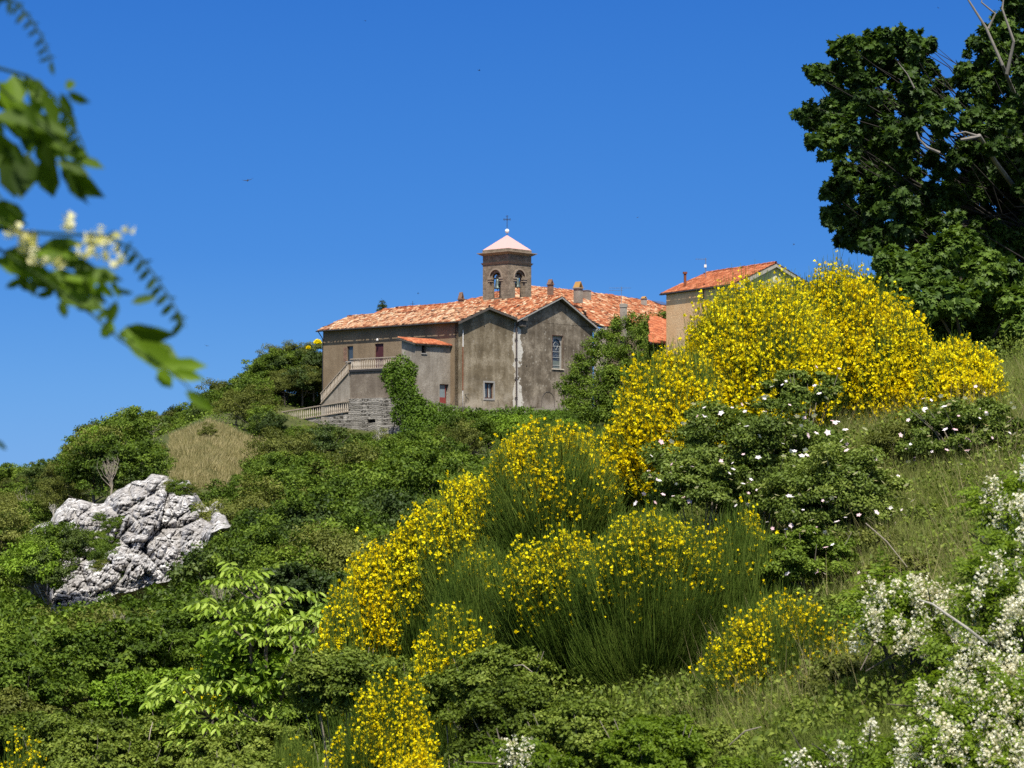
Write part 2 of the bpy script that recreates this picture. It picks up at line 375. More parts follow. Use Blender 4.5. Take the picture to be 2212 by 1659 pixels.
# ================================================================== BUILDINGS
AL = R(42); ca, sa = math.cos(AL), math.sin(AL)
C0 = Vector(((990-1106)/KF*218, 218.0, 7.0))
ROTZ = math.atan2(ca, sa)
CM = Matrix.Translation(C0) @ Matrix.Rotation(ROTZ, 4, 'Z'); CMI = CM.inverted()
def hit(px, py, pt, n):
    d = ray(px, py); n = Vector(n); return d * (Vector(pt).dot(n) / d.dot(n))
NT = CM.to_3x3() @ Vector((0,1,0)); NS = CM.to_3x3() @ Vector((1,0,0))
def on_t(px, py, t):
    q = CMI @ hit(px, py, CM @ Vector((0,t,0)), NT); return q.x, q.z
def on_s(px, py, s_):
    q = CMI @ hit(px, py, CM @ Vector((s_,0,0)), NS); return q.y, q.z
def Z1(x, y): return (680+x/3.95)/1.1573, (760+y/3.95)/1.1573
def Z2(x, y): return (1100+x/4.809)/1.1573, (520+y/4.809)/1.1573
def Z3(x, y): return (1080+x/3.95)/1.1573, (700+y/3.95)/1.1573
def Z4(x, y): return (1480+x/3.687)/1.1573, (600+y/3.687)/1.1573

def stucco(name, c_dark, c_mid, c_light, speck=(.45,.40,.32), speckamt=.5, patch=None, low=None):
    m, t = newmat(name); o = objco(t)
    big = noise(t, .55, 6, o, .62); fine = noise(t, 5.5, 5, o, .7)
    sx = N(t, 'SeparateXYZ'); t.links.new(o, sx.inputs[0])
    c = ramp(t, big, [(.34, c_dark), (.5, c_mid), (.64, c_light)])
    c = mix(t, ramp(t, fine, [(.40, (0,0,0)), (.68, (.75,.75,.75))]), c, c_dark)
    # vertical streaks
    mp = N(t, 'Mapping'); mp.inputs['Scale'].default_value = (1.6,1.6,.12); t.links.new(o, mp.inputs[0])
    st = noise(t, 1.0, 5, mp.outputs[0], .6)
    c = mix(t, ramp(t, st, [(.48, (0,0,0)), (.75, (.5,.5,.5))]), c, c_light)
    vo = N(t, 'TexVoronoi', Scale=1.9); t.links.new(o, vo.inputs['Vector'])
    sp = ramp(t, vo.outputs['Distance'], [(.13, (1,1,1)), (.26, (0,0,0))])
    nz2 = noise(t, 1.3, 3, o); gate = ramp(t, nz2, [(.38, (0,0,0)), (.6, (speckamt,)*3)])
    c = mix(t, mix(t, 1.0, sp, gate, 'MULTIPLY'), c, speck)
    if low:      # lime and damp bloom towards the ground line, ragged
        mr = N(t, 'MapRange'); mr.inputs[1].default_value = low[0]; mr.inputs[2].default_value = low[1]; mr.inputs[3].default_value = 1; mr.inputs[4].default_value = 0
        t.links.new(sx.outputs[2], mr.inputs[0])
        f = N(t, 'Math', operation='MULTIPLY'); t.links.new(mr.outputs[0], f.inputs[0]); t.links.new(ramp(t, noise(t, .9, 5, o), [(.36,(0,0,0)),(.6,(1,1,1))]), f.inputs[1])
        c = mix(t, f.outputs[0], c, low[2])
    if patch:    # bare lime plaster strip beside the downpipe: width varies with height
        x0, col, wmax = patch
        wz = N(t, 'Math', operation='SINE'); mz = N(t, 'Math', operation='MULTIPLY_ADD'); t.links.new(sx.outputs[2], mz.inputs[0]); mz.inputs[1].default_value = 1.1; mz.inputs[2].default_value = .6
        t.links.new(mz.outputs[0], wz.inputs[0])
        dx = N(t, 'Math', operation='SUBTRACT'); t.links.new(sx.outputs[0], dx.inputs[0]); dx.inputs[1].default_value = x0
        ab = N(t, 'Math', operation='ABSOLUTE'); t.links.new(dx.outputs[0], ab.inputs[0])
        nn = noise(t, 1.2, 6, o, .65); q = N(t, 'Math', operation='MULTIPLY_ADD'); t.links.new(nn, q.inputs[0]); q.inputs[1].default_value = 2.6*wmax; q.inputs[2].default_value = -.75*wmax
        q2 = N(t, 'Math', operation='MULTIPLY_ADD'); t.links.new(wz.outputs[0], q2.inputs[0]); q2.inputs[1].default_value = .25*wmax; t.links.new(q.outputs[0], q2.inputs[2])
        gt = N(t, 'Math', operation='GREATER_THAN'); t.links.new(q2.outputs[0], gt.inputs[0]); t.links.new(ab.outputs[0], gt.inputs[1])
        c = mix(t, gt.outputs[0], c, col)
    princ(t, c, .95, fine, .7, .04, spec=.1); return m
S_D, S_M, S_L = (.100,.080,.058), (.150,.122,.090), (.220,.180,.135)
m_gable1 = stucco('stucco_gable_one', (.120,.092,.056), (.225,.178,.112), (.420,.350,.245), speckamt=.45, patch=(8.55,(.62,.58,.50),.55), low=(.2,3.2,(.42,.36,.27)))
m_gable2 = stucco('stucco_gable_two', (.100,.078,.054), (.190,.153,.108), (.370,.310,.230), speckamt=.75, patch=(8.55,(.62,.58,.50),1.15), low=(-.2,1.9,(.42,.36,.29)))
m_wing = stucco('stucco_wing', (.200,.145,.090), (.250,.185,.115), (.310,.235,.150), speckamt=.05)
m_annex = stucco('stucco_annex', (.220,.186,.145), (.310,.268,.212), (.450,.400,.325), speckamt=.35)
m_terr = stucco('stucco_terrace', (.150,.118,.088), (.200,.160,.120), (.300,.250,.190), speckamt=.15)

def blockstone(name, bw, bh, c0, c1, mortar, msize=.02, bump=.03, distort=0.0, rough=.9):
    m, t = newmat(name); o = objco(t); sx = N(t, 'SeparateXYZ'); t.links.new(o, sx.inputs[0])
    ad = N(t, 'Math', operation='ADD'); t.links.new(sx.outputs[0], ad.inputs[0]); t.links.new(sx.outputs[1], ad.inputs[1])
    cb = N(t, 'CombineXYZ'); t.links.new(ad.outputs[0], cb.inputs[0]); t.links.new(sx.outputs[2], cb.inputs[1])
    vec = cb.outputs[0]
    if distort:
        nz = N(t, 'TexNoise', Scale=2.2, Detail=3); t.links.new(o, nz.inputs['Vector'])
        sc = N(t, 'VectorMath', operation='SCALE'); t.links.new(nz.outputs['Color'], sc.inputs[0]); sc.inputs['Scale'].default_value = distort
        av = N(t, 'VectorMath', operation='ADD'); t.links.new(vec, av.inputs[0]); t.links.new(sc.outputs[0], av.inputs[1]); vec = av.outputs[0]
    br = N(t, 'TexBrick'); t.links.new(vec, br.inputs['Vector'])
    br.inputs['Scale'].default_value = 1; br.inputs['Brick Width'].default_value = bw; br.inputs['Row Height'].default_value = bh
    br.inputs['Mortar Size'].default_value = msize; br.inputs['Mortar Smooth'].default_value = .3; br.inputs['Bias'].default_value = 0
    br.inputs['Color1'].default_value = (*c0,1); br.inputs['Color2'].default_value = (*c1,1); br.inputs['Mortar'].default_value = (*mortar,1)
    nz = noise(t, 3.5, 6, o, .7)
    c = mix(t, ramp(t, nz, [(.35,(.25,.25,.25)),(.7,(0,0,0))]), br.outputs['Color'], tuple(x*.45 for x in c0))
    c = mix(t, ramp(t, noise(t, 1.1, 5, o), [(.5,(0,0,0)),(.75,(.55,.55,.55))]), c, tuple(min(1,x*1.6) for x in c1))
    hh = N(t, 'Math', operation='SUBTRACT'); t.links.new(nz, hh.inputs[0]); t.links.new(br.outputs['Fac'], hh.inputs[1])
    princ(t, c, rough, hh.outputs[0], .9, bump, spec=.1); return m
m_tower = blockstone('tower_stone', .42, .21, (.170,.130,.092), (.300,.235,.165), (.380,.315,.230), .012)
m_trim = flatmat('tower_trim_stone', (.30,.235,.17), .9, .35, 4)
m_rubble = blockstone('rubble_stone', .42, .19, (.22,.20,.165), (.46,.42,.36), (.07,.062,.05), .03, .08, .35)
m_brickch = blockstone('chimney_brick', .25, .08, (.20,.11,.07), (.30,.17,.11), (.28,.24,.2), .012)
m_conc = flatmat('grey_concrete', (.33,.31,.28), .9, .25, 4)
m_dark = flatmat('dark_interior', (.012,.011,.010), .9, .1, 4)
m_glass = flatmat('old_glass', (.05,.065,.075), .15, .3, 3, spec=.6)
m_iron = flatmat('dark_iron', (.035,.033,.032), .6, .3, 8)
m_steel = flatmat('antenna_metal', (.30,.31,.32), .4, .1, 8, metal=.7)
m_white = flatmat('painted_white', (.74,.72,.68), .6, .12, 6)
m_bal = flatmat('baluster_concrete', (.50,.43,.34), .85, .28, 9)
m_rail = flatmat('balustrade_rail', (.38,.31,.235), .9, .35, 5)
m_red = flatmat('red_painted_metal', (.26,.055,.045), .6, .25, 3)
m_maroon = flatmat('maroon_shutter', (.075,.022,.024), .6, .2, 5)
m_rust = flatmat('rusty_pipe', (.20,.065,.030), .8, .3, 6)
m_brass = flatmat('bronze_green', (.13,.16,.14), .5, .3, 6, metal=.6)
m_pink = flatmat('pink_cladding', (.56,.34,.31), .8, .06, 3)
m_ball = flatmat('white_ball', (.85,.84,.80), .5, .05, 3)
m_cream = flatmat('cream_curtain', (.60,.57,.50), .8, .2, 5)
m_wood = flatmat('brown_window_wood', (.10,.045,.030), .7, .3, 6)
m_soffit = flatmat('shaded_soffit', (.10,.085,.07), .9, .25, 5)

def roofmat(name, stops, band=None):
    m, t = newmat(name); o = objco(t)
    a = N(t, 'Attribute', attribute_name='rnd'); nz = noise(t, .8, 5, o); nf = noise(t, 9, 4, o)
    f = N(t, 'Math', operation='MULTIPLY_ADD'); t.links.new(nz, f.inputs[0]); f.inputs[1].default_value = .55; f.inputs[2].default_value = -.27
    g = N(t, 'Math', operation='ADD'); t.links.new(a.outputs['Fac'], g.inputs[0]); t.links.new(f.outputs[0], g.inputs[1])
    c = ramp(t, g.outputs[0], stops)
    c = mix(t, ramp(t, nf, [(.45,(0,0,0)),(.75,(.6,.6,.6))]), c, (.09,.055,.035))
    princ(t, c, .9, nf, .5, .02, spec=.15); return m
m_tile_old = roofmat('old_clay_tiles', [(0,(.055,.022,.014)),(.2,(.24,.070,.030)),(.48,(.40,.125,.052)),(.72,(.44,.19,.09)),(.90,(.55,.35,.20)),(1,(.64,.50,.33))])
m_tile_pale = roofmat('weathered_clay_tiles', [(0,(.07,.035,.022)),(.22,(.30,.11,.055)),(.48,(.44,.21,.11)),(.76,(.50,.30,.165)),(1,(.64,.50,.34))])
m_tile_red = roofmat('red_flat_tiles', [(0,(.26,.075,.035)),(.35,(.42,.120,.050)),(.7,(.50,.16,.07)),(1,(.60,.26,.13))])

def inside(U, V, poly):
    r = np.zeros(U.shape, bool); n = len(poly); j = n-1
    for i in range(n):
        xi, yi = poly[i]; xj, yj = poly[j]
        c = ((yi > V) != (yj > V)); 
        with np.errstate(divide='ignore', invalid='ignore'):
            xx = (xj-xi)*(V-yi)/(yj-yi+1e-12)+xi
        r ^= c & (U < xx); j = i
    return r
def tile_roof(name, O, U, Vv, poly, m, parent, w=.24, h=.42, rise=.085, jit=1.0, flat=False, deck=.14, deckm=None):
    """clay tiles laid over polygon poly (u,v) of the plane O + u*U + v*Vv (Vv runs up the slope)"""
    O, U, Vv = Vector(O), Vector(U).normalized(), Vector(Vv).normalized(); Nn = U.cross(Vv)
    if Nn.z < 0: Nn = -Nn
    us = [p[0] for p in poly]; vs = [p[1] for p in poly]
    nu = int((max(us)-min(us))/w)+2; nv = int((max(vs)-min(vs))/h)+2
    A, B = np.meshgrid(np.arange(nu), np.arange(nv), indexing='ij')
    u0 = min(us)+A*w; v0 = min(vs)+B*h
    k = inside(u0+w/2, v0+h/2, poly); u0 = u0[k]; v0 = v0[k]; n = len(u0)
    if flat: prof = [(0,.012),(.2,.012),(.3,rise),(.45,rise),(.55,.012),(1,.012)]
    else: prof = [(0,.0),(.12,.02),(.22,rise*.75),(.4,rise),(.58,rise*.75),(.68,.02),(.8,.0),(1,.0)]
    K = len(prof); pu = np.array([p[0] for p in prof])*w; pz = np.array([p[1] for p in prof])
    dz = rng.normal(size=n)*.012*jit; ju = rng.normal(size=n)*.014*jit; jv = rng.normal(size=n)*.03*jit; sk = rng.normal(size=n)*.02*jit
    rows = []
    for (vv, zz) in ((0-.02, .05), (h+.03, .012)):
        Uc = u0[:,None]+pu[None]+ju[:,None]+(sk[:,None] if vv > 0 else 0); Vc = (v0+jv+vv)[:,None]+0*pu[None]; Zc = pz[None]+zz+dz[:,None]
        rows.append((Uc, Vc, Zc))
    Uc, Vc, Zc = rows[0]; rows.insert(0, (Uc, Vc+.0, np.zeros_like(Zc)-.01))
    G = np.stack([np.stack(r_, -1) for r_ in rows], 1)        # n,3,K,3
    Mx = np.array([list(U), list(Vv), list(Nn)])
    V3 = G.reshape(-1,3) @ Mx + np.array(O)
    I = np.arange(n*3*K).reshape(n,3,K)
    F = np.stack([I[:,:-1,:-1], I[:,:-1,1:], I[:,1:,1:], I[:,1:,:-1]], -1).reshape(-1,4)
    rnd = np.clip(rng.beta(1.1,1.1,size=n),0,1)
    ob = link(name, npmesh(name, V3, F, np.repeat(rnd, 3*K)), m, parent)
    b = MB(); pts = [O+U*a+Vv*c - Nn*.012 for a, c in poly]
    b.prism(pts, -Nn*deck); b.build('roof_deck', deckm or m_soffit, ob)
    return ob
def ridge_caps(name, a, b_, m, parent, r=.13, step=.38):
    a, b_ = Vector(a), Vector(b_); n = max(2, int((b_-a).length/step)); d = (b_-a)/n
    paths = []; rr = []
    for i in range(n):
        p = a + d*i; q = a + d*(i+1.08); o = Vector((0,0,random.uniform(-.02,.03)))
        paths.append([list(p+o), list(q+o)]); rr.append([r*1.12, r*.95])
    return link(name, tubes(name, np.array(paths), np.array(rr), 8, rng.beta(1.6,1.6,size=n)), m, parent)

def panel(mb, f, u0, u1, z0, z1, holes=(), rev=.28):
    us = sorted({u0,u1,*[h[0] for h in holes],*[h[1] for h in holes]}); zs = sorted({z0,z1,*[h[2] for h in holes],*[h[3] for h in holes]})
    for i in range(len(us)-1):
        for j in range(len(zs)-1):
            uc = (us[i]+us[i+1])/2; zc = (zs[j]+zs[j+1])/2
            if any(h[0]<uc<h[1] and h[2]<zc<h[3] for h in holes): continue
            mb.quad(f(us[i],zs[j],0), f(us[i+1],zs[j],0), f(us[i+1],zs[j+1],0), f(us[i],zs[j+1],0))
    for a,b,c,d in holes:
        mb.quad(f(a,c,0),f(b,c,0),f(b,c,rev),f(a,c,rev)); mb.quad(f(a,d,0),f(a,d,rev),f(b,d,rev),f(b,d,0))
        mb.quad(f(a,c,0),f(a,c,rev),f(a,d,rev),f(a,d,0)); mb.quad(f(b,c,0),f(b,d,0),f(b,d,rev),f(b,c,rev))

church = thing('church', 'brown stucco church with two tiled gables and a stone bell tower on the hill', 'church', C0, (0,0,ROTZ))
# ---- key dimensions in the church's own frame: x along the gable fronts, y back along the wing, z up from 7 m
GW1 = on_t(1113, 880, 0)[0]; GW2 = on_t(1279.5, 880, 0)[0]
EZ = 8.75; AX1, AZ1 = on_t(1049, 665, 0); AX2, AZ2 = on_t(1205.5, 642, 0)
EZL = on_t(1116, 690, 0)[1]; EZR = on_t(1279, 706, 0)[1]; WL = 19.7
fT = lambda t: (lambda u, z, d: (u, t+d, z)); fS = lambda s_: (lambda u, z, d: (s_+d, u, z))
def rectT(Z, a, b, c, d, t=0):   # zoom corners -> (u0,u1,z0,z1)
    u0, z1 = on_t(*Z(a, b), t); u1, z0 = on_t(*Z(c, d), t); return (u0, u1, z0, z1)
def rectS(Z, a, b, c, d, s_=0):
    u1, z1 = on_s(*Z(a, b), s_); u0, z0 = on_s(*Z(c, d), s_); return (u0, u1, z0, z1)
w1 = rectT(Z3, 517, 1012, 606, 1172)
mb = MB(); panel(mb, fT(0), 0, GW1, -2.5, EZ-.15, [w1])
mb.quad((0,0,EZ-.15),(GW1,0,EZ-.15),(GW1,0,EZL-.1),(AX1,0,AZ1-.22),(0,0,EZ-.05))
mb.quad((0,0,-2.5),(0,.5,-2.5),(0,.5,EZ-.1),(0,0,EZ-.1))
mb.build('wall', m_gable1, church)
w2 = rectT(Z3, 1184, 551, 1287, 878)
mb = MB(); panel(mb, fT(-.06), GW1, GW2, -2.5, EZL-.12, [w2], .34)
mb.quad((GW1,-.06,EZL-.12),(GW2,-.06,EZL-.12),(GW2,-.06,EZR-.1),(AX2,-.06,AZ2-.28),(GW1,-.06,EZL-.10))
mb.quad((GW2,-.06,-2.5),(GW2,9,-2.5),(GW2,9,EZR-.2),(GW2,-.06,EZR-.2)); mb.quad((GW1,-.06,-2.5),(GW1,.0,-2.5),(GW1,.0,EZL-.1),(GW1,-.06,EZL-.1))
mb.build('wall', m_gable2, church)
wl = rectS(Z1, 742, 417, 800, 562); dl = rectS(Z1, 1015, 393, 1100, 655)
mb = MB(); panel(mb, fS(0), 0.002, WL, -3.5, EZ-.12, [wl, dl], .22)
mb.quad((0,WL,-3.5),(GW1,WL,-3.5),(GW1,WL,EZ),(AX1,WL,AZ1-.25),(0,WL,EZ-.1))
mb.build('wall', m_wing, church)
def strip(name, m, par, f, a, b, c, d, y0, y1):
    mb = MB(); p = [f(a,c,y0), f(b,d,y1)]
    mb.box(min(p[0][0],p[1][0]),max(p[0][0],p[1][0]),min(p[0][1],p[1][1]),max(p[0][1],p[1][1]),min(c,d),max(c,d)); return mb.build(name, m, par)
# windows and doors
def window(f, r, fr, depth, framem, panem, name='window', bars_v=1, bars_h=0, surround=None, fw=.07, sill=True):
    a,b,c,d = r; g = MB()
    def bx(u0,u1,z0,z1,d0,d1):
        p, q = f(u0,z0,d0), f(u1,z1,d1); g.box(min(p[0],q[0]),max(p[0],q[0]),min(p[1],q[1]),max(p[1],q[1]),z0,z1)
    bx(a,a+fw,c,d,depth-.06,depth); bx(b-fw,b,c,d,depth-.06,depth); bx(a+fw,b-fw,d-fw,d,depth-.06,depth); bx(a+fw,b-fw,c,c+fw,depth-.06,depth)
    for i in range(bars_v):
        u = a+(b-a)*(i+1)/(bars_v+1); bx(u-fw*.45,u+fw*.45,c+fw,d-fw,depth-.05,depth-.005)
    for i in range(bars_h):
        z = c+(d-c)*(i+1)/(bars_h+1); bx(a+fw,b-fw,z-.02,z+.02,depth-.045,depth-.008)
    w = g.build(name, framem, church)
    p = MB(); p.quad(f(a,c,depth+.003),f(b,c,depth+.003),f(b,d,depth+.003),f(a,d,depth+.003)); p.build('pane', panem, w)
    if surround:
        s_ = MB(); k = surround
        for (u0,u1,z0,z1) in ((a-k,a,c-k,d+k),(b,b+k,c-k,d+k),(a,b,d,d+k),(a,b,c-k,c)):
            q0, q1 = f(u0,z0,-.05), f(u1,z1,.01); s_.box(min(q0[0],q1[0]),max(q0[0],q1[0]),min(q0[1],q1[1]),max(q0[1],q1[1]),z0,z1)
        s_.build('window_surround', m_conc, w)
    elif sill:
        s_ = MB(); q0, q1 = f(a-.12,c-.12,-.1), f(b+.12,c-.002,.05); s_.box(min(q0[0],q1[0]),max(q0[0],q1[0]),min(q0[1],q1[1]),max(q0[1],q1[1]),c-.12,c-.002); s_.build('sill', m_conc, w)
    return w
ww = window(fT(0), w1, None, .22, m_wood, m_glass, bars_v=1, surround=.17, fw=.10)
cu = MB(); a,b,c,d = w1
for (u0,u1) in ((a+.12,a+.34),(b-.52,b-.38)): cu.quad((u0,.205,c+.12),(u1,.205,c+.12),(u1-.06,.205,d-.12),(u0,.205,d-.12))
cu.build('curtain', m_cream, ww)
# arched stained glass window set in a rectangular opening
a,b,c,d = w2; cx = (a+b)/2; fy = -.06
ar = MB(); r_ = (b-a)/2-.13; zs = d-.28-r_
pts_o = [(a,c),(a,d),(b,d),(b,c)]
def arcpts(r, n=14): return [(cx-r*math.cos(PI*i/n), zs+r*math.sin(PI*i/n)) for i in range(n+1)]
A_ = arcpts(r_)
top = [(a+(b-a)*i/14, d) for i in range(15)]
for i in range(14): ar.quad((A_[i][0],fy+.2,A_[i][1]),(A_[i+1][0],fy+.2,A_[i+1][1]),(top[i+1][0],fy+.2,top[i+1][1]),(top[i][0],fy+.2,top[i][1]))
ar.box(a,cx-r_,fy+.2,fy+.3,c,zs); ar.box(cx+r_,b,fy+.2,fy+.3,c,zs); ar.quad((a,fy+.2,zs),(A_[0][0],fy+.2,zs),(top[0][0],fy+.2,d)); ar.quad((b,fy+.2,zs),(A_[-1][0],fy+.2,zs),(b,fy+.2,d))
wst = ar.build('window', m_conc, church)
m_st, t_ = newmat('leaded_glass'); o_ = objco(t_)
vo_ = N(t_, 'TexVoronoi', Scale=5.5, feature='DISTANCE_TO_EDGE'); t_.links.new(o_, vo_.inputs['Vector'])
cc_ = ramp(t_, vo_.outputs['Distance'], [(.04,(.16,.17,.17)),(.09,(.018,.024,.034))]); princ(t_, cc_, .25, spec=.6)
g = MB(); g.quad((a,fy+.315,c),(b,fy+.315,c),(b,fy+.315,d),(a,fy+.315,d)); g.build('stained_glass', m_st, wst)
g = MB(); zc = c+(d-c)*.345; g.quad((cx-r_+.02,fy+.305,c+.04),(cx+r_-.02,fy+.305,c+.04),(cx+r_-.02,fy+.305,zc-.35),(cx-r_+.02,fy+.305,zc-.35)); g.build('lower_pane', flatmat('pale_pane',(.15,.17,.14),.3,.5,2,spec=.5), wst)
g = MB()
for q in (.1,.345,.52,.69,.83): z_ = c+(d-c)*q; g.box(cx-r_,cx+r_,fy+.26,fy+.30,z_-.025,z_+.025)
g.box(cx-r_-.0,cx-r_+.05,fy+.24,fy+.30,c,zs); g.box(cx+r_-.05,cx+r_,fy+.24,fy+.30,c,zs)
g.tube([(p[0],fy+.26,p[1]) for p in arcpts(r_*.5, 12)]+[(cx,fy+.26,zs-.5)]+[(cx-r_*.5,fy+.26,zs)], .02, 4)
g.build('glazing_bars', flatmat('pale_lead',(.42,.42,.38),.5,.1), wst)
g = MB(); g.box(a-.1,b+.1,fy-.10,fy+.05,c-.12,c-.002); g.build('sill', flatmat('pale_sill',(.6,.52,.4),.9,.2), wst)
g = MB(); g.box(a-.05,a-.002,fy-.03,fy+.0,c,d+.05); g.box(b+.002,b+.05,fy-.03,fy,c,d+.05); g.box(a-.05,b+.05,fy-.03,fy,d+.052,d+.1); g.build('window_frame', m_wood, wst)
window(fS(0), wl, None, .17, m_iron, m_glass, bars_v=0, fw=.08)
# balcony door with double leaf
dd = MB(); a,b,c,d = dl; mdl = (a+b)/2
dd.box(.14,.20,a,mdl-.01,c,d); dd.box(.14,.20,mdl+.01,b,c,d); door = dd.build('door', m_maroon, church)
hd = MB(); hd.box(.09,.14,mdl-.12,mdl-.08,c+.95,c+1.1); hd.build('handle', m_iron, door)
lu, lz = on_s(*Z1(1058,355), 0); lm = MB(); lm.tube([(0,lu,lz+.1),(-.25,lu,lz+.14)], .02, 5); lm.lathe(-.27, lu, [(.03,lz-.14),(.12,lz-.06),(.10,lz+.08),(.03,lz+.14)], 8); lm.build('wall_lamp', m_white, church)
# brick patch beside the wing window, and brackets
mbk = MB(); a,b,c,d = wl; mbk.box(-.012,.0,b,b+.55,c,d-.1); mbk.build('exposed_brick', m_brickch, church)

# ---- roofs of the church
def slope_roof(name, x_e, z_e, x_r, z_r, y0, y1, m, ov=.55, poly=None, **kw):
    d_ = Vector((x_r-x_e, 0, z_r-z_e)); L_ = d_.length; dn = d_.normalized()
    O = Vector((x_e, 0, z_e)) - dn*ov
    U = Vector((0,1,0)); pl = poly or [(y0,0),(y1,0),(y1,L_+ov),(y0,L_+ov)]
    return tile_roof(name, O, U, dn, pl, m, church, **kw)
OVF = .55
r1 = slope_roof('roof', 0, EZ, AX1, AZ1+.05, -OVF, WL+.4, m_tile_pale, jit=1.6)
r1b = slope_roof('roof', GW1, EZL, AX1, AZ1+.05, -OVF, WL+.4, m_tile_pale, ov=.1)
r2 = slope_roof('roof', GW1, EZL, AX2, AZ2+.05, -OVF-.05, 26, m_tile_old, ov=.25, jit=1.3)
r2b = slope_roof('roof', GW2, EZR, AX2, AZ2+.05, -OVF-.05, 22, m_tile_old, ov=.6)
ridge_caps('ridge_tiles', (AX1,-OVF,AZ1+.12), (AX1,WL+.4,AZ1+.12), m_tile_pale, church)
ridge_caps('ridge_tiles', (AX2,-OVF,AZ2+.12), (AX2,24,AZ2+.12), m_tile_old, church)
# verge boards and stone-grey verge ends
def verge(x0,z0,x1,z1,y,th,hh,m,name='verge'):
    b = MB(); b.prism([(x0,y,z0),(x1,y,z1),(x1,y,z1-hh),(x0,y,z0-hh)], (0,th,0)); return b.build(name, m, church)
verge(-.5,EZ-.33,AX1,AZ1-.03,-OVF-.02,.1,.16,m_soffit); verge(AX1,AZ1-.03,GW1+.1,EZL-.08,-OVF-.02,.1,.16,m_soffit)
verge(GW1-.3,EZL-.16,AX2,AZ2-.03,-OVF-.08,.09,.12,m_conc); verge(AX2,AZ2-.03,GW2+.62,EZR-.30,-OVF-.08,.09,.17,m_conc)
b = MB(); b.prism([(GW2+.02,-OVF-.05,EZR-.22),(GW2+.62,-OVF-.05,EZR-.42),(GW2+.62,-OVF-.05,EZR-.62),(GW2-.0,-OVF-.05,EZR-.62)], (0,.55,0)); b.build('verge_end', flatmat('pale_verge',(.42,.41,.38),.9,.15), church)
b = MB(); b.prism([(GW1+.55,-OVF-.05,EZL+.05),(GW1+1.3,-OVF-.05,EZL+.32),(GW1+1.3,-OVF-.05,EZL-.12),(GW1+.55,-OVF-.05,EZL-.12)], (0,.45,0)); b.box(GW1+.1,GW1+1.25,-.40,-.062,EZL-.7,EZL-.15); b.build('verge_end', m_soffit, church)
# gutter along the wing, downpipes
g = MB(); g.tube([(-.6,-.3,EZ-.30),(-.6,WL+.45,EZ-.30)], .07, 6); g.tube([(-.6,WL+.1,EZ-.35),(-.2,WL-.05,EZ-.95),(-.08,WL-.05,EZ-1.2),(-.08,WL-.05,-2)], .055, 6); g.build('gutter', m_iron, church)
g = MB(); xj = GW1-.02; g.tube([(xj-.9,-.45,EZL+.28),(xj-.02,-.35,EZL-.32),(xj,-.17,EZL-.62),(xj,-.17,-.9)], .085, 8); g.tube([(xj-.1,-.3,EZL+.35),(xj-.08,-.3,EZL-.35)], .05, 6)
for z_ in (7.2,5.2,3.2,1.2): g.box(xj-.13,xj+.13,-.26,-.05,z_,z_+.06)
g.build('downpipe', flatmat('dark_brown_pipe',(.07,.055,.05),.6,.3), church)
g = MB(); g.tube([(xj+.22,-.13,EZL-.5),(xj+.22,-.13,-.9)], .045, 6); g.build('downpipe', m_conc, church)
xr = GW2+.12; g = MB(); g.tube([(GW2+.75,-.35,EZR-.72),(xr+.1,-.3,EZR-1.0),(xr,-.18,EZR-1.2),(xr,-.18,-.5)], .07, 7); g.build('downpipe', m_conc, church)
px_, pz_ = on_t(*Z3(302, 492), 0); _, pz2 = on_t(*Z3(300, 660), 0)
g = MB(); g.tube([(px_,-.06,pz2),(px_,-.06,pz_)], .05, 6); g.build('vent_pipe', m_white, church)
_, pz3 = on_t(*Z3(298, 1090), 0)
g = MB(); g.tube([(px_-.02,-.06,pz3),(px_-.01,-.06,pz2-.002)], .055, 6); g.build('vent_pipe', m_rust, church)
g = MB(); g.tube([(px_-.05,-.06,-1),(px_-.02,-.06,pz3-.002)], .035, 6); g.build('vent_pipe', m_white, church)
hx, hz_ = on_t(*Z3(325,1128), 0); g = MB(); g.tube([(hx-.05,-.03,hz_),(hx+.30,-.25,hz_+.02)], .025, 5); g.tube([(hx+.05,-.05,hz_),(hx+.15,-.05,hz_-.75)], .02, 5); g.build('bracket', m_iron, church)
for zx, zy in ((487,1185),(562,1200),(643,1195)):
    hx, hz_ = on_t(*Z3(zx,zy), 0); g = MB(); g.tube([(hx,-.02,hz_+.12),(hx,-.16,hz_+.12),(hx,-.16,hz_-.15)], .022, 5); g.build('hook', m_iron, church)
# walled up arch low on the second gable
ax_, az_ = on_t(*Z3(1145,1250), -.06); g = MB()
g.tube([(ax_-1.0,-.07,az_-.4)]+[(ax_-1.0*math.cos(PI*i/12),-.07,az_+.55+1.0*math.sin(PI*i/12)) for i in range(13)]+[(ax_+1.0,-.07,az_-.4)], .035, 5); g.build('blind_arch', m_soffit, church)
for zx, zy in ((938,455),(935,852),(520,455)):
    hx, hz_ = on_t(*Z3(zx,zy), -.06); g = MB(); n_ = 8
    g.lathe(0,0,[(.09,-.02),(.09,.02)],8); ob = g.build('putlog_hole', m_dark, church); ob.rotation_euler = (PI/2,0,0); ob.location = (hx,-.045 if zx>600 else .0,hz_)

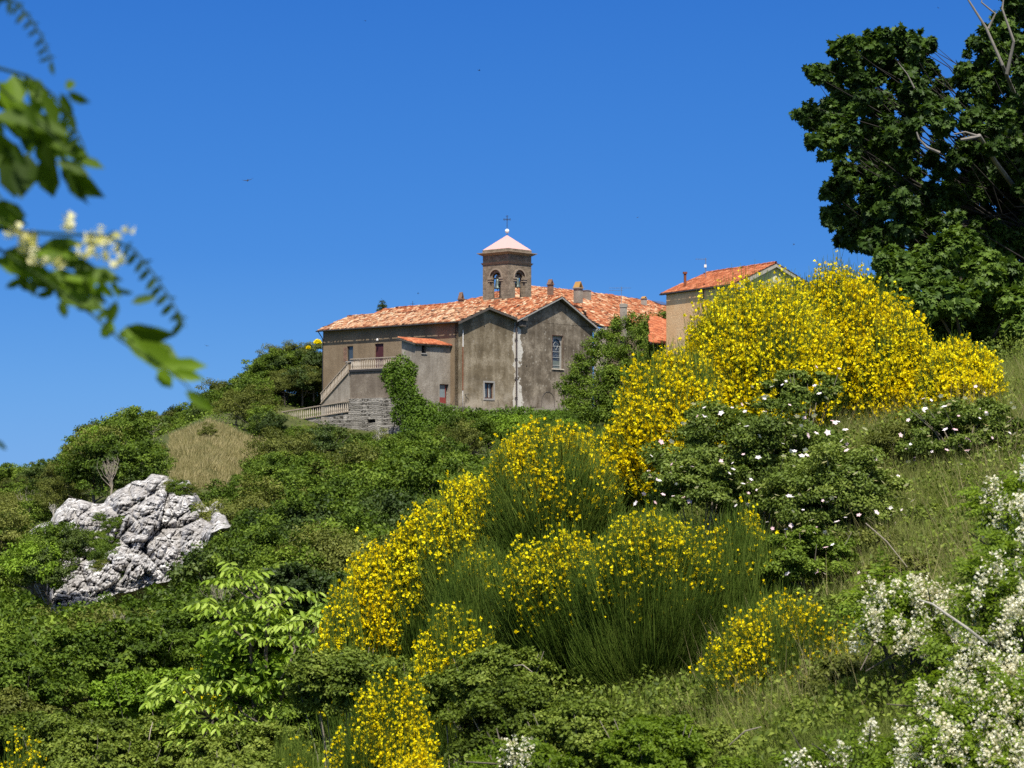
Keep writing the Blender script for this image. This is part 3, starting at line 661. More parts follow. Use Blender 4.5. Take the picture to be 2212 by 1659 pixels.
# ---- annex tower beside the wing
AS = on_t(*Z1(1415, 700), 1.1)[0]; AT0, AT1 = 1.1, 3.0; AZT = on_t(*Z1(1418,388), 1.1)[1]
wa = rectT(Z1, 1478, 390, 1522, 487, 1.1); da = rectT(Z1, 1655, 790, 1745, 990, 1.1); wa = (wa[0], wa[1], wa[2], AZT-.1)
mb = MB(); panel(mb, fT(AT0), AS, -.002, -3, AZT, [wa, da], .35)
mb.quad((AS,AT0,-4),(AS,AT1,-4),(AS,AT1,AZT+.5),(AS,AT0,AZT)); mb.quad((AS,AT1,-3),(-.002,AT1,-3),(-.002,AT1,AZT+.5),(AS,AT1,AZT+.5))
annex = mb.build('annex', m_annex, church)
dn = Vector((0,2.25,.62)); O_ = Vector((AS-.35,AT0-.3,AZT-.02)); 
tile_roof('annex_roof', O_, (1,0,0), dn, [(0,0),(-AS+.34,0),(-AS+.34,dn.length+.2),(0,dn.length+.2)], m_tile_red, annex, jit=.5)
g = MB(); a,b,c,d = wa; g.quad((a,AT0+.34,c),(b,AT0+.34,c),(b,AT0+.34,d),(a,AT0+.34,d)); wn = g.build('window', m_dark, annex)
g = MB(); g.box(a-.08,b+.08,AT0-.08,AT0+.05,c-.1,c-.002); g.build('sill', m_conc, wn)
a,b,c,d = da; g = MB(); zm = c+(d-c)*.34; g.box(a+.05,b-.32,AT0+.2,AT0+.26,c,zm); ad = g.build('door', m_red, annex)
g = MB(); g.box(a+.05,b-.32,AT0+.22,AT0+.25,zm+.002,d-.06); g.build('door_glass', flatmat('frosted_door_glass',(.22,.26,.27),.35,.3,2,spec=.5), ad)
g = MB(); g.box(a,a+.048,AT0+.18,AT0+.27,c,d); g.box(b-.318,b-.25,AT0+.18,AT0+.27,c,d); g.box(a+.05,b-.32,AT0+.18,AT0+.27,d-.058,d); g.build('door_frame', m_red, ad)

# ---- bell tower
TS, TT = 16.5, 8.2; TWD = 3.75
def tz(px, py): return CMI.translation.z and (CMI @ hit(px, py, CM @ Vector((TS,TT,0)), (0,1,0))).z
Z = lambda zy: (CMI @ hit(*Z2(822, zy), CM @ Vector((TS,TT,0)), (0,1,0))).z
z_corn = Z(548); z_str = Z(652); z_base = Z(1088)
u_sill = Z(1070); u_spr = Z(828); AW = .62
def arch_panel(mb, f, u0, u1, z0, z1, cu_, hw, sill, spr, th, n=12):
    mb.quad(f(u0,z0,0),f(cu_-hw,z0,0),f(cu_-hw,z1,0),f(u0,z1,0)); mb.quad(f(cu_+hw,z0,0),f(u1,z0,0),f(u1,z1,0),f(cu_+hw,z1,0))
    if sill > z0+.01: mb.quad(f(cu_-hw,z0,0),f(cu_+hw,z0,0),f(cu_+hw,sill,0),f(cu_-hw,sill,0)); mb.quad(f(cu_-hw,sill,0),f(cu_+hw,sill,0),f(cu_+hw,sill,th),f(cu_-hw,sill,th))
    pa = [(cu_-hw*math.cos(PI*i/n), spr+hw*math.sin(PI*i/n)) for i in range(n+1)]
    for i in range(n):
        (a0,b0),(a1,b1) = pa[i], pa[i+1]
        mb.quad(f(a0,b0,0),f(a1,b1,0),f(a1,z1,0),f(a0,z1,0)); mb.quad(f(a0,b0,0),f(a0,b0,th),f(a1,b1,th),f(a1,b1,0))
    for s__ in (-1,1): mb.quad(f(cu_+s__*hw,sill,0),f(cu_+s__*hw,spr,0),f(cu_+s__*hw,spr,th),f(cu_+s__*hw,sill,th))
mb = MB(); x0, y0 = TS, TT; W_ = TWD; th = .5
faces = [lambda u,z,d: (x0+u, y0+d, z), lambda u,z,d: (x0+d, y0+u, z), lambda u,z,d: (x0+u, y0+W_-d, z), lambda u,z,d: (x0+W_-d, y0+u, z)]
hw_o = AW+.22
for f in faces:
    arch_panel(mb, f, 0, W_, z_base-2.5, z_corn, W_/2, hw_o, u_sill, u_spr+.05, .14)
    g2 = (lambda f: (lambda u,z,d: f(u,z,d+.14)))(f)
    arch_panel(mb, g2, .14, W_-.14, u_sill, z_corn-.1, W_/2, AW, u_sill, u_spr, th-.14)
    g3 = (lambda f: (lambda u,z,d: f(u,z,th)))(f)
    arch_panel(mb, g3, th, W_-th, u_sill, z_corn-.1, W_/2, AW, u_sill, u_spr, .001)
mb.quad((x0+.3,y0+.3,u_sill-.02),(x0+W_-.3,y0+.3,u_sill-.02),(x0+W_-.3,y0+W_-.3,u_sill-.02),(x0+.3,y0+W_-.3,u_sill-.02))
tower = mb.build('bell_tower', m_tower, church)
def ring(name, z0, z1, o0, o1, m, par=tower):
    b = MB(); a0, a1 = -o0, W_+o0; c0, c1 = -o1, W_+o1
    lo = [(x0+a0,y0+a0,z0),(x0+a1,y0+a0,z0),(x0+a1,y0+a1,z0),(x0+a0,y0+a1,z0)]; hi = [(x0+c0,y0+c0,z1),(x0+c1,y0+c0,z1),(x0+c1,y0+c1,z1),(x0+c0,y0+c1,z1)]
    b.quad(*lo[::-1]); b.quad(*hi)
    for i in range(4): b.quad(lo[i], lo[(i+1)%4], hi[(i+1)%4], hi[i])
    return b.build(name, m, par)
ring('string_course', z_str-.10, z_str+.12, .04, .17, m_trim)
ring('cornice', z_corn-.02, z_corn+.20, .08, .42, m_trim); ring('cornice', z_corn+.202, z_corn+.28, .47, .47, m_trim)
ring('parapet', z_corn+.282, z_corn+.62, .03, .03, m_tower)
ring('base_course', z_base-.32, z_base-.02, .13, .13, m_trim)
apz = (CMI @ hit(*Z2(822,325), CM @ Vector((TS+W_/2,TT+W_/2,0)), (0,1,0))).z
b = MB(); c_ = (x0+W_/2, y0+W_/2, apz); zz = z_corn+.622; k = .02; q = [(x0-k,y0-k,zz),(x0+W_+k,y0-k,zz),(x0+W_+k,y0+W_+k,zz),(x0-k,y0+W_+k,zz)]
for i in range(4): b.quad(q[i], q[(i+1)%4], c_)
b.quad(*q[::-1]); b.build('pyramid_roof', m_pink, tower)
for f in faces:      # arch ring and imposts
    b = MB(); n = 16; ro, ri = hw_o+.16, hw_o-.002
    for i in range(n):
        t0, t1 = PI*i/n, PI*(i+1)/n
        pa = [(W_/2-r__*math.cos(tt), u_spr+.05+r__*math.sin(tt)) for tt in (t0,t1) for r__ in (ri,ro)]
        p = [f(*pa[0],-.05), f(*pa[1],-.05), f(*pa[3],-.05), f(*pa[2],-.05)]; q_ = [f(*pa[0],.0), f(*pa[1],.0), f(*pa[3],.0), f(*pa[2],.0)]
        b.quad(*p); b.quad(p[1],p[2],q_[2],q_[1]); b.quad(p[0],q_[0],q_[3],p[3])
    b.build('arch_ring', m_trim, tower)
    for s__ in (-1,1):
        b = MB(); u = W_/2+s__*hw_o; lo_, hi_ = sorted((u-s__*.28, u+s__*.26))
        for (za, zb, e_) in ((u_spr-.14,u_spr+.03,.10),(u_spr-.38,u_spr-.28,.05)):
            p, q2 = f(lo_,za,-e_), f(hi_,zb,.3); b.box(min(p[0],q2[0]),max(p[0],q2[0]),min(p[1],q2[1]),max(p[1],q2[1]),za,zb)
        p, q2 = f(lo_+.06,u_spr-.281,-.03), f(hi_-.06,u_spr-.139,.28); b.box(min(p[0],q2[0]),max(p[0],q2[0]),min(p[1],q2[1]),max(p[1],q2[1]),u_spr-.281,u_spr-.139)
        b.build('impost', m_trim, tower)
bz = (CMI @ hit(*Z2(822,278), CM @ Vector((TS+W_/2,TT+W_/2,0)), (0,1,0))).z
b = MB(); b.lathe(c_[0], c_[1], [(.01,bz-.25)]+[(.24*math.sin(PI*i/8), bz-.24*math.cos(PI*i/8)) for i in range(1,8)]+[(.01,bz+.25)], 12); b.build('roof_ball', m_ball, tower, smooth=True)
ctz = (CMI @ hit(*Z2(822,92), CM @ Vector((TS+W_/2,TT+W_/2,0)), (0,1,0))).z
b = MB(); X, Y_ = c_[0], c_[1]; b.tube([(X,Y_,apz-.1),(X,Y_,ctz-.15)], .035, 6)
cz = ctz-.42; dx_ = Vector((sa, -ca, 0)).normalized()     # cross arms face the valley: world x in local frame
wx = CMI.to_3x3() @ Vector((1,0,0))
for p0, p1 in (((-.26,0),(.26,0)),((0,-.3),(0,.3))):
    b.tube([Vector((X,Y_,cz))+wx*p0[0]+Vector((0,0,p0[1])), Vector((X,Y_,cz))+wx*p1[0]+Vector((0,0,p1[1]))], .03, 5)
for ex, ez in ((-.28,0),(.28,0),(0,.32)):
    for k2 in range(3):
        aa = math.atan2(ez,ex)+(k2-1)*1.1; cc2 = Vector((X,Y_,cz))+wx*(ex+.07*math.cos(aa))+Vector((0,0,ez+.07*math.sin(aa)))
        b.tube([cc2+wx*(.06*math.cos(h_))+Vector((0,0,.06*math.sin(h_))) for h_ in np.linspace(0,2*PI,9)], .013, 4, cap=False)
for h0 in range(4):
    aa = PI/4+h0*PI/2; b.tube([Vector((X,Y_,cz))+wx*.05*math.cos(aa)+Vector((0,0,.05*math.sin(aa))), Vector((X,Y_,cz))+wx*.2*math.cos(aa)+Vector((0,0,.2*math.sin(aa)))], .014, 4)
b.build('cross', m_iron, tower)
# bells with yokes: each hangs in its arch and is a thing of its own
def bell(f, lab, zt, rb):
    q_ = CM @ Vector(f(W_/2, zt, .35)); e = thing('church_bell', lab, 'bell', q_, (0,0,ROTZ), 'bells in the bell tower')
    b = MB(); b.lathe(0,0,[(rb*.15,-.05),(rb*.45,-.10),(rb*.55,-.30),(rb*.68,-.75),(rb*.85,-1.0),(rb,-1.12),(rb*.96,-1.14)],16); b.build('bell_body', m_brass, e, smooth=True)
    b = MB(); ax_v = Vector(f(1,0,0))-Vector(f(0,0,0)); b.tube([-ax_v*.62, ax_v*.62], .09, 6); b.box(-.15,.15,-.15,.15,-.08,.30); b.build('yoke', m_iron, e)
    b = MB(); b.tube([(0,0,-.6),(0,0,-1.3)], .03, 6); b.lathe(0,0,[(.03,-1.32),(.07,-1.26),(.03,-1.2)],8); b.build('clapper', m_iron, e)
    b = MB(); c0_ = -ax_v*.5; b.tube([c0_+Vector((0,0,.02))+ (Vector(f(0,0,1))-Vector(f(0,0,0)))*.42*math.cos(h_)+Vector((0,0,.6*math.sin(h_)-.2)) for h_ in np.linspace(0,2*PI,15)], .03, 5, cap=False); b.build('wheel', m_iron, e)
bell(faces[1], 'green bronze bell with a wheel hanging in the left arch of the tower', u_spr-.02, .42)
bell(faces[0], 'grey bronze bell hanging in the right arch of the tower', u_spr+.12, .38)

# ---- balcony terrace, stair and balustrades
TSO = -3.5
TL = on_s(*Z1(768, 640), TSO)[0]; TZ = on_s(*Z1(768, 652), TSO)[1]
zr = on_s(*Z1(800, 935), TSO)[1]
b = MB(); b.box(TSO, -.002, 3.002, TL-.12, zr, TZ-.22); terr = b.build('terrace', m_terr, church)
b = MB(); b.box(TSO-.12, -.003, 3.004, TL, TZ-.218, TZ); b.build('terrace_slab', m_iron, terr)
bprof = [(.045,0),(.055,.06),(.03,.09),(.035,.14),(.060,.28),(.056,.38),(.035,.58),(.028,.70),(.045,.76),(.05,.80)]
bm_ = MB(); bm_.lathe(0,0,bprof,7); bo = bm_.build('baluster', m_bal); BAL = bo.data; bpy.data.objects.remove(bo)
def balustrade(name, p0, p1, n, par, hh=1.0, base=.10):
    p0, p1 = Vector(p0), Vector(p1)
    d = p1-p0; b = MB(); sd_ = Vector((-d.y, d.x, 0)).normalized()*.09
    for z0_, z1_ in ((hh-.10, hh),):
        b.prism([p0-sd_+Vector((0,0,z0_)), p0+sd_+Vector((0,0,z0_)), p0+sd_+Vector((0,0,z1_)), p0-sd_+Vector((0,0,z1_))], d)
    r = b.build(name, m_rail, par)
    b = MB(); b.prism([p0-sd_, p0+sd_, p0+sd_+Vector((0,0,base)), p0-sd_+Vector((0,0,base))], d); b.build('bottom_rail', m_rail, r)
    for i in range(n):
        q = p0 + d*(i+.5)/n; o = link('baluster', BAL, None, r, q+Vector((0,0,base))); o.scale = (1,1,(hh-.10-base)/.80); o.rotation_euler = (random.uniform(-.03,.03),random.uniform(-.03,.03),0)
    return r
balustrade('balustrade', (TSO,3.3,TZ), (TSO,TL-.15,TZ), 32, terr, 1.15)
balustrade('balustrade', (TSO,TL-.1,TZ), (TSO+1.4,TL-.1,TZ), 6, terr, 1.15)
SB = on_s(*Z1(482, 985), TSO); ST1, SZ1 = SB
b = MB(); ns = 18
for i in range(ns):
    t0 = TL+.02+(ST1-TL-.02)*i/ns; t1 = TL+.02+(ST1-TL-.02)*(i+1)/ns; zt = TZ-.1-(TZ-.1-SZ1)*(i+.5)/ns
    b.box(TSO+.05, TSO+1.7, t0, t1, -3, zt)
st = b.build('stair', m_annex, church)
balustrade('balustrade', (TSO,TL+.15,TZ-.25), (TSO,ST1,SZ1-.05), 20, st, 1.12)
# ground level ramp in front of the stair with its own balustrade
ra = P(751.7, 890.5, 222.6); rb_ = P(600, 914, 231.5)
wall = thing('stone_wall', 'rubble stone retaining wall below the terrace with a small dark opening', 'wall', (ra.x, ra.y, 3.0))
WI = Matrix.Translation(-Vector((ra.x, ra.y, 3.0)))
c1 = CM @ Vector((TSO-.15, 3.0, 0)); c2 = CM @ Vector((TSO-.15, TL, 0)); 
def wl_(v, z): return (v.x-ra.x, v.y-ra.y, z-3.0)
ztop = zr+7
b = MB(); back = (CM.to_3x3() @ Vector((1,0,0)))*1.2
op0 = on_s(*Z1(1020,1135), TSO-.15); op1 = on_s(*Z1(940,1172), TSO-.15)
def cs(t, z): v = CM @ Vector((TSO-.15, t, 0)); return (v.x-ra.x, v.y-ra.y, z+7-3.0)
panel(b, lambda u,z,d: tuple(Vector(cs(u,z))+back*(d)), 3.0, TL, -5.0, zr-.004, [(op0[0], op1[0], op1[1], op0[1])], .4)
dr = Vector((rb_.x-c2.x, rb_.y-c2.y, 0)); bk2 = Vector((-dr.y, dr.x, 0)).normalized()*(1 if -dr.y*0+dr.x*0 else 1)
if bk2.y < 0: bk2 = -bk2
b.prism([wl_(c2, 2.0), wl_(rb_, 2.0), wl_(rb_, rb_.z-.02), wl_(c2, ra.z+.05)], bk2*.6)
b.quad(cs(3.0,zr-.004), cs(TL,zr-.004), tuple(Vector(cs(TL,zr-.004))+back*.2), tuple(Vector(cs(3.0,zr-.004))+back*.2))
b.build('masonry', m_rubble, wall)
b = MB(); b.quad(*[tuple(Vector(cs(u,z))+back*.38) for u,z in ((op0[0],op1[1]),(op1[0],op1[1]),(op1[0],op0[1]),(op0[0],op0[1]))]); b.build('wall_opening', m_dark, wall)
bal = balustrade('balustrade', wl_(Vector((c2.x,c2.y,0)), ra.z+.05), wl_(rb_, rb_.z), 36, wall, 1.15)
b = MB(); q = wl_(rb_, rb_.z-.5); b.box(q[0]-.35,q[0]+.15,q[1]-.2,q[1]+.3,q[2],q[2]+1.65); b.box(q[0]-.45,q[0]+.25,q[1]-.3,q[1]+.4,q[2]+1.652,q[2]+1.75); b.build('pillar', m_conc, wall)

# low parapet wall that carries the platform in front of the gables
pp = [P(896,856,212.3), P(935,866,214), P(985,876.5,216.5), P(1040,882,219.5), P(1110,883,222), P(1180,881,226), P(1290,880,232)]
pw = MB(); o0 = pp[0]
for a_, b__ in zip(pp[:-1], pp[1:]):
    A2, B2 = a_-Vector((o0.x,o0.y,3)), b__-Vector((o0.x,o0.y,3)); dd_ = Vector((-(B2-A2).y, (B2-A2).x, 0)).normalized()*.45
    if dd_.y < 0: dd_ = -dd_
    pw.prism([(A2.x,A2.y,0),(B2.x,B2.y,0),(B2.x,B2.y,B2.z),(A2.x,A2.y,A2.z)], dd_)
pw_o = pw.build('parapet_wall', m_annex, None, loc=(o0.x,o0.y,3)); tag(pw_o, 'low grey parapet wall capping the ivy bank in front of the gables', 'wall')

# ---- convent block behind the church
NV = 21.1-7.0
conv = thing('convent_building', 'long tiled convent building behind the church with several chimneys', 'building', CM @ Vector((24,12,0)), (0,0,ROTZ))
VM = conv.matrix_basis = Matrix.Translation(CM @ Vector((24,12,0))) @ Matrix.Rotation(ROTZ,4,'Z'); VI = VM.inverted()
A0 = P(1150, 619, 266)
def plane_uv(px_list, origin, u, v, n):
    res = []
    for p in px_list:
        h = hit(p[0], p[1], origin, n) - origin; res.append((h.dot(u), h.dot(v)))
    return res
gdir = NS.copy(); rdir_ = NT.copy()
v1 = (rdir_*math.cos(R(20)) + Vector((0,0,math.sin(R(20))))).normalized(); n1 = gdir.cross(v1)
def croof(pxs, origin, u, v, m, **kw):
    n_ = u.cross(v); pl = plane_uv(pxs, origin, u, v, n_)
    R3 = VI.to_3x3()
    return tile_roof('roof', VI @ origin, R3 @ u, R3 @ v, pl, m, conv, **kw)
kR = dict(w=.30, h=.44, rise=.10, jit=1.6)
croof([(1100,612),(1152,619),(1300,634.5),(1392,649),(1438,656),(1516,685),(1516,712),(1303,706),(1245,690),(1200,672),(1100,655)], A0, gdir, v1, m_tile_old, **kR)
A1 = P(1300, 668, 257); croof([(1258,656),(1277,664),(1420,671),(1420,712),(1302,704.5),(1275,690)], A1, gdir, v1, m_tile_old, **kR)
v2 = (gdir*math.cos(R(20)) + Vector((0,0,math.sin(R(20))))).normalized()
A2 = P(1118, 614, 268); croof([(868,679),(950,659),(1045,641),(1118,614),(1118,668),(868,700)], A2, rdir_, v2, m_tile_old, **kR)
VP = lambda px_, py_, Y: VI @ P(px_, py_, Y)
b = MB()
q0 = hit(1303,708,A1,n1); q1 = hit(1516,716,A1,n1); q2 = q0+Vector((0,0,-9)); q3 = q1+Vector((0,0,-9)); off = v1*.5; off.z = 0
b.quad(VI@(q0+off), VI@(q1+off), VI@(q1+off+Vector((0,0,-11))), VI@(q0+off+Vector((0,0,-11)))); b.build('wall', m_wing, conv); b = MB()
e0 = P(1285, 712, 242)
bk = VI @ P(868, 690, 262); bk2_ = VI @ P(1118, 630, 262)
b.quad(VI@P(872,686,272), VI@P(1110,640,270), VI@(P(1110,640,270)-Vector((0,0,12))), VI@(P(872,686,272)-Vector((0,0,12))))
b.build('wall', m_wing, conv)
b = MB(); # pier and shutter glimpsed right of the second gable
p_ = [VI@P(x_, y_, 238.5) for x_, y_ in ((1283,714),(1311,706),(1311,880),(1283,880))]; b.prism(p_, VI.to_3x3()@Vector((0,.6,0))); b.build('wall', m_annex, conv)
def chimney(px, pyb, pyt, Y, wpx, kind, par=conv, Mi=VI):
    p = P(px, pyb, Y); hh = (pyb-pyt)*M(Y); w = wpx*M(Y)/2
    e = Mi @ p; b = MB(); m = {'a': m_annex, 'b': m_brickch, 'c': m_tile_red}[kind[0]]
    if kind[1] == 'p':      # pier with a small pitched brick hood
        b.box(e.x-w*.75,e.x+w*.75,e.y-w*.75,e.y+w*.75,e.z-.8,e.z+hh*.52); b.box(e.x-w,e.x+w,e.y-w,e.y+w,e.z+hh*.522,e.z+hh*.58); c_ = b.build('chimney', m, par)
        h = MB(); z0_, z1_ = e.z+hh*.582, e.z+hh
        h.prism([(e.x-w*.85,e.y-w*.85,z0_),(e.x-w*.5,e.y-w*.85,z0_),(e.x-.05,e.y-w*.85,z1_-.12),(e.x,e.y-w*.85,z1_)], (0,w*1.7,0)); h.prism([(e.x+w*.85,e.y-w*.85,z0_),(e.x+w*.5,e.y-w*.85,z0_),(e.x+.05,e.y-w*.85,z1_-.12),(e.x,e.y-w*.85,z1_)], (0,w*1.7,0))
        h.box(e.x-w*.3,e.x+w*.3,e.y+w*.3,e.y+w*.8,z0_,z0_+(z1_-z0_)*.5); h.build('chimney_hood', flatmat('lichened_tile',(.36,.20,.06),.9,.5,8) if kind[0]=='a' else m_brickch, c_)
    else:
        b.box(e.x-w,e.x+w,e.y-w,e.y+w,e.z-.8,e.z+hh*.86); b.box(e.x-w*1.15,e.x+w*1.15,e.y-w*1.15,e.y+w*1.15,e.z+hh*.862,e.z+hh); c_ = b.build('chimney', m, par)
    return c_
chimney(996, 665, 631, 262, 12, 'bp'); chimney(1189, 628, 603, 262, 13, 'bp'); chimney(1249, 640, 608, 258, 19, 'ap')
chimney(1267, 634, 627, 267, 14, 'af'); chimney(1391, 651, 640, 275, 12, 'ap'); chimney(1347, 712, 656, 247, 11, 'af')
b = MB(); sk0 = hit(1408,653,A0,n1); uu, vv_ = gdir, v1
R3 = VI.to_3x3(); s0 = VI@sk0; b.prism([s0+R3@(uu*a_+vv_*c_)+Vector((0,0,.14)) for a_, c_ in ((0,0),(2.2,0),(2.2,-1.6),(0,-1.6))], (0,0,.08)); b.build('skylight', flatmat('skylight_glass',(.06,.08,.12),.1,.1,3,spec=.8), conv)
b = MB(); s0 = VI@hit(1300,702,A1,n1)
b.build('gutter', m_iron, conv) if b.v else None

# small red roof and broken wall top between the convent and the yellow house
outb = thing('outbuilding', 'low outbuilding with a red tiled roof below the yellow house', 'outbuilding', P(1440, 715, 205))
OI = Matrix.Translation(-outb.location)
Ao = P(1440, 690, 206); no = gdir.cross(v1); pl = plane_uv([(1405,681),(1504,683),(1512,700),(1512,745),(1405,740)], Ao, gdir, v1, no)
tile_roof('roof', OI@Ao, gdir, v1, pl, m_tile_red, outb, jit=1.0)
b = MB(); p0 = OI@P(1402,682,208.5); p1 = OI@P(1503,688,211); b.prism([p0,p1,p1+Vector((0,0,-.55)),p0+Vector((0,0,-.45))], (0,.4,0)); b.prism([p0+Vector((0,.1,-.5)),p1+Vector((0,.1,-.5)),p1+Vector((0,.1,-9)),p0+Vector((0,.1,-9))], (0,.3,0)); b.build('wall', m_rubble, outb)

# ---- yellow house on the right
AH = R(29); gH = Vector((math.cos(AH), math.sin(AH), 0)); rH = Vector((-math.sin(AH), math.cos(AH), 0))
HC = P(*Z4(1300,405), 180.0); HC.z = 7.4
HM = Matrix.Translation(HC) @ Matrix.Rotation(AH, 4, 'Z'); HI = HM.inverted()
house = thing('house', 'pale yellow house with a red tiled roof behind the tallest broom', 'house', HC, (0,0,AH))
def hs(px, py, s_): q = HI @ hit(px, py, HM @ Vector((s_,0,0)), gH); return q.y, q.z
def ht(px, py, t): q = HI @ hit(px, py, HM @ Vector((0,t,0)), rH); return q.x, q.z
HL = hs(*Z4(684,500), .0)[0]; HZ = hs(*Z4(1290,407), -.15)[1]+.06; HX, HAZ = ht(*Z4(1710,212), -.5); HWd = HX*2
m_yel = stucco('yellow_plaster', (.74,.44,.21), (.84,.52,.27), (.88,.60,.34), speck=(.5,.4,.3), speckamt=.06)
m_yel2 = stucco('pale_yellow_plaster', (.55,.50,.30), (.66,.61,.38), (.74,.70,.47), speck=(.4,.36,.25), speckamt=.2)
hw_ = hs(*Z4(1125,517), 0); hw2 = hs(*Z4(1200,600), 0)
b = MB(); panel(b, fS(0), 0, HL, -2, HZ-.1, [(hw2[0], hw_[0], hw2[1], hw_[1])], .2); b.quad((0,HL,-2),(HWd,HL,-2),(HWd,HL,HZ-.1),(HX,HL,HAZ-.2),(0,HL,HZ-.1)); b.build('wall', m_yel, house)
b = MB(); b.quad((0,0,-2),(HWd,0,-2),(HWd,0,HZ-.1),(HX,0,HAZ-.25),(0,0,HZ-.1)); b.quad((HWd,0,-2),(HWd,HL,-2),(HWd,HL,HZ-.1),(HWd,0,HZ-.1)); b.build('wall', m_yel2, house)
b = MB(); b.quad((.2,hw2[0],hw2[1]),(.2,hw_[0],hw2[1]),(.2,hw_[0],hw_[1]),(.2,hw2[0],hw_[1])); wv = b.build('window', m_dark, house)
b = MB()
for i in range(6):
    u = hw2[0]+(hw_[0]-hw2[0])*(i+.5)/6; b.tube([(.03,u,hw2[1]),(.03,u,hw_[1])], .02, 4)
b.build('window_grille', m_iron, wv)
dn_ = Vector((HX,0,HAZ-HZ)); L_ = dn_.length; dn_.normalize()
tile_roof('roof', Vector((0,0,HZ))-dn_*.16, (0,1,0), dn_, [(-.3,0),(HL+.75,0),(HL+.75,L_*.42),(HL-.1,L_+.16),(-.3,L_+.16)], m_tile_red, house, w=.27, h=.40, rise=.05, jit=.35, flat=True)
dn2 = Vector((-HX,0,HAZ-HZ)).normalized()
tile_roof('roof', Vector((HWd,0,HZ))-dn2*.6, (0,1,0), dn2, [(-.3,0),(HL+.75,0),(HL+.4,L_+.6),(-.3,L_+.6)], m_tile_red, house, w=.27, h=.40, rise=.05, jit=.35, flat=True)
ridge_caps('ridge_tiles', (HX,-.3,HAZ+.06), (HX,HL-.1,HAZ+.06), m_tile_red, house, .10)
b = MB(); b.prism([(-.22,-.38,HZ-.22),(HX,-.38,HAZ-.10),(HX,-.38,HAZ-.32),(-.1,-.38,HZ-.50),(.9,-.38,HZ-.48),(.9,-.38,HZ-.72),(-.62,-.38,HZ-.72)][:4], (0,.08,0)); b.prism([(HX,-.38,HAZ-.10),(HWd+.62,-.38,HZ-.42),(HWd+.62,-.38,HZ-.62),(HX,-.38,HAZ-.32)], (0,.08,0))
b.prism([(-.20,-.36,HZ-.22),(.9,-.36,HZ+.18),(.9,-.36,HZ-.45),(-.20,-.36,HZ-.45)], (0,.6,0)); b.build('verge', flatmat('weathered_board',(.36,.33,.27),.9,.3,4), house)
b = MB(); b.tube([(-.22,-.6,HZ-.14),(-.22,HL+.7,HZ-.14)], .06, 6); hp = hs(*Z4(1030,452),0); b.tube([(-.06,hp[0],HZ-.2),(-.06,hp[0],HZ-.95)], .04, 5); b.build('gutter', m_iron, house)
fp = HI @ hit(*Z4(858,435), HM@Vector((0,0,HZ)), HM.to_3x3()@dn_.cross(Vector((0,1,0)))); b = MB(); b.tube([fp+Vector((0,0,-.3)), fp+Vector((0,0,1.15))], .12, 8); b.tube([fp+Vector((0,0,1.15)), fp+Vector((0,0,1.32))], .2, 8); b.build('flue_pipe', m_rust, house)

# ---- antennas and iron crosses (fixed to roofs, things of their own)
def antenna(px, pyb, pyt, Y, label, arms, dish=None):
    p = P(px, pyb, Y); h = (pyb-pyt)*M(Y); e = thing('antenna', label, 'antenna', p, group='roof antennas'); b = MB(); b.tube([(0,0,-.4),(0,0,h)], .03, 5); b.build('mast', m_steel, e)
    b = MB()
    for fz, x0_, x1_, nb in arms:
        b.tube([(x0_,0,h*fz),(x1_,0,h*fz)], .018, 4)
        for i in range(nb): x_ = x0_+(x1_-x0_)*(i+.3)/nb; b.tube([(x_,-.28,h*fz),(x_,.28,h*fz)], .010, 4)
    b.build('antenna_arms', m_steel, e)
    if dish: b = MB(); b.box(-.14,.06,-.1,.08,h*dish-.12,h*dish+.12); b.build('signal_box', m_white, e)
antenna(1342.5, 660, 619, 247, 'thin aerial on the slim chimney of the convent roof', [(.93,-1.4,1.1,9),(.80,-1.4,.2,5)])
antenna(1524.5, 589, 557, 184, 'white pointed aerial on the roof of the yellow house', [(.92,-.85,.1,5)], .45)
b = MB()
for z_ in (.42,.0,-.42): pass
p = P(891.5, 668, 250); e = thing('iron_cross', 'small thin iron cross on the ridge left of the tower', 'cross', p); b.tube([(0,0,-.5),(0,0,.95)], .025, 5); b.tube([(-.25,0,.62),(.25,0,.62)], .022, 5); b.build('cross_bars', m_iron, e)
p = P(850, 700, 236); e = thing('flue_pipe', 'short pale metal flue on the wing roof in front of the cedar', 'flue', p); b = MB(); b.tube([(0,0,-.9),(0,0,.55)], .09, 8); b.build('pipe', m_white, e); b = MB(); b.tube([(0,0,.55),(-.12,0,.75),(-.05,0,.95)], .12, 7); b.build('cowl', m_rust, e)

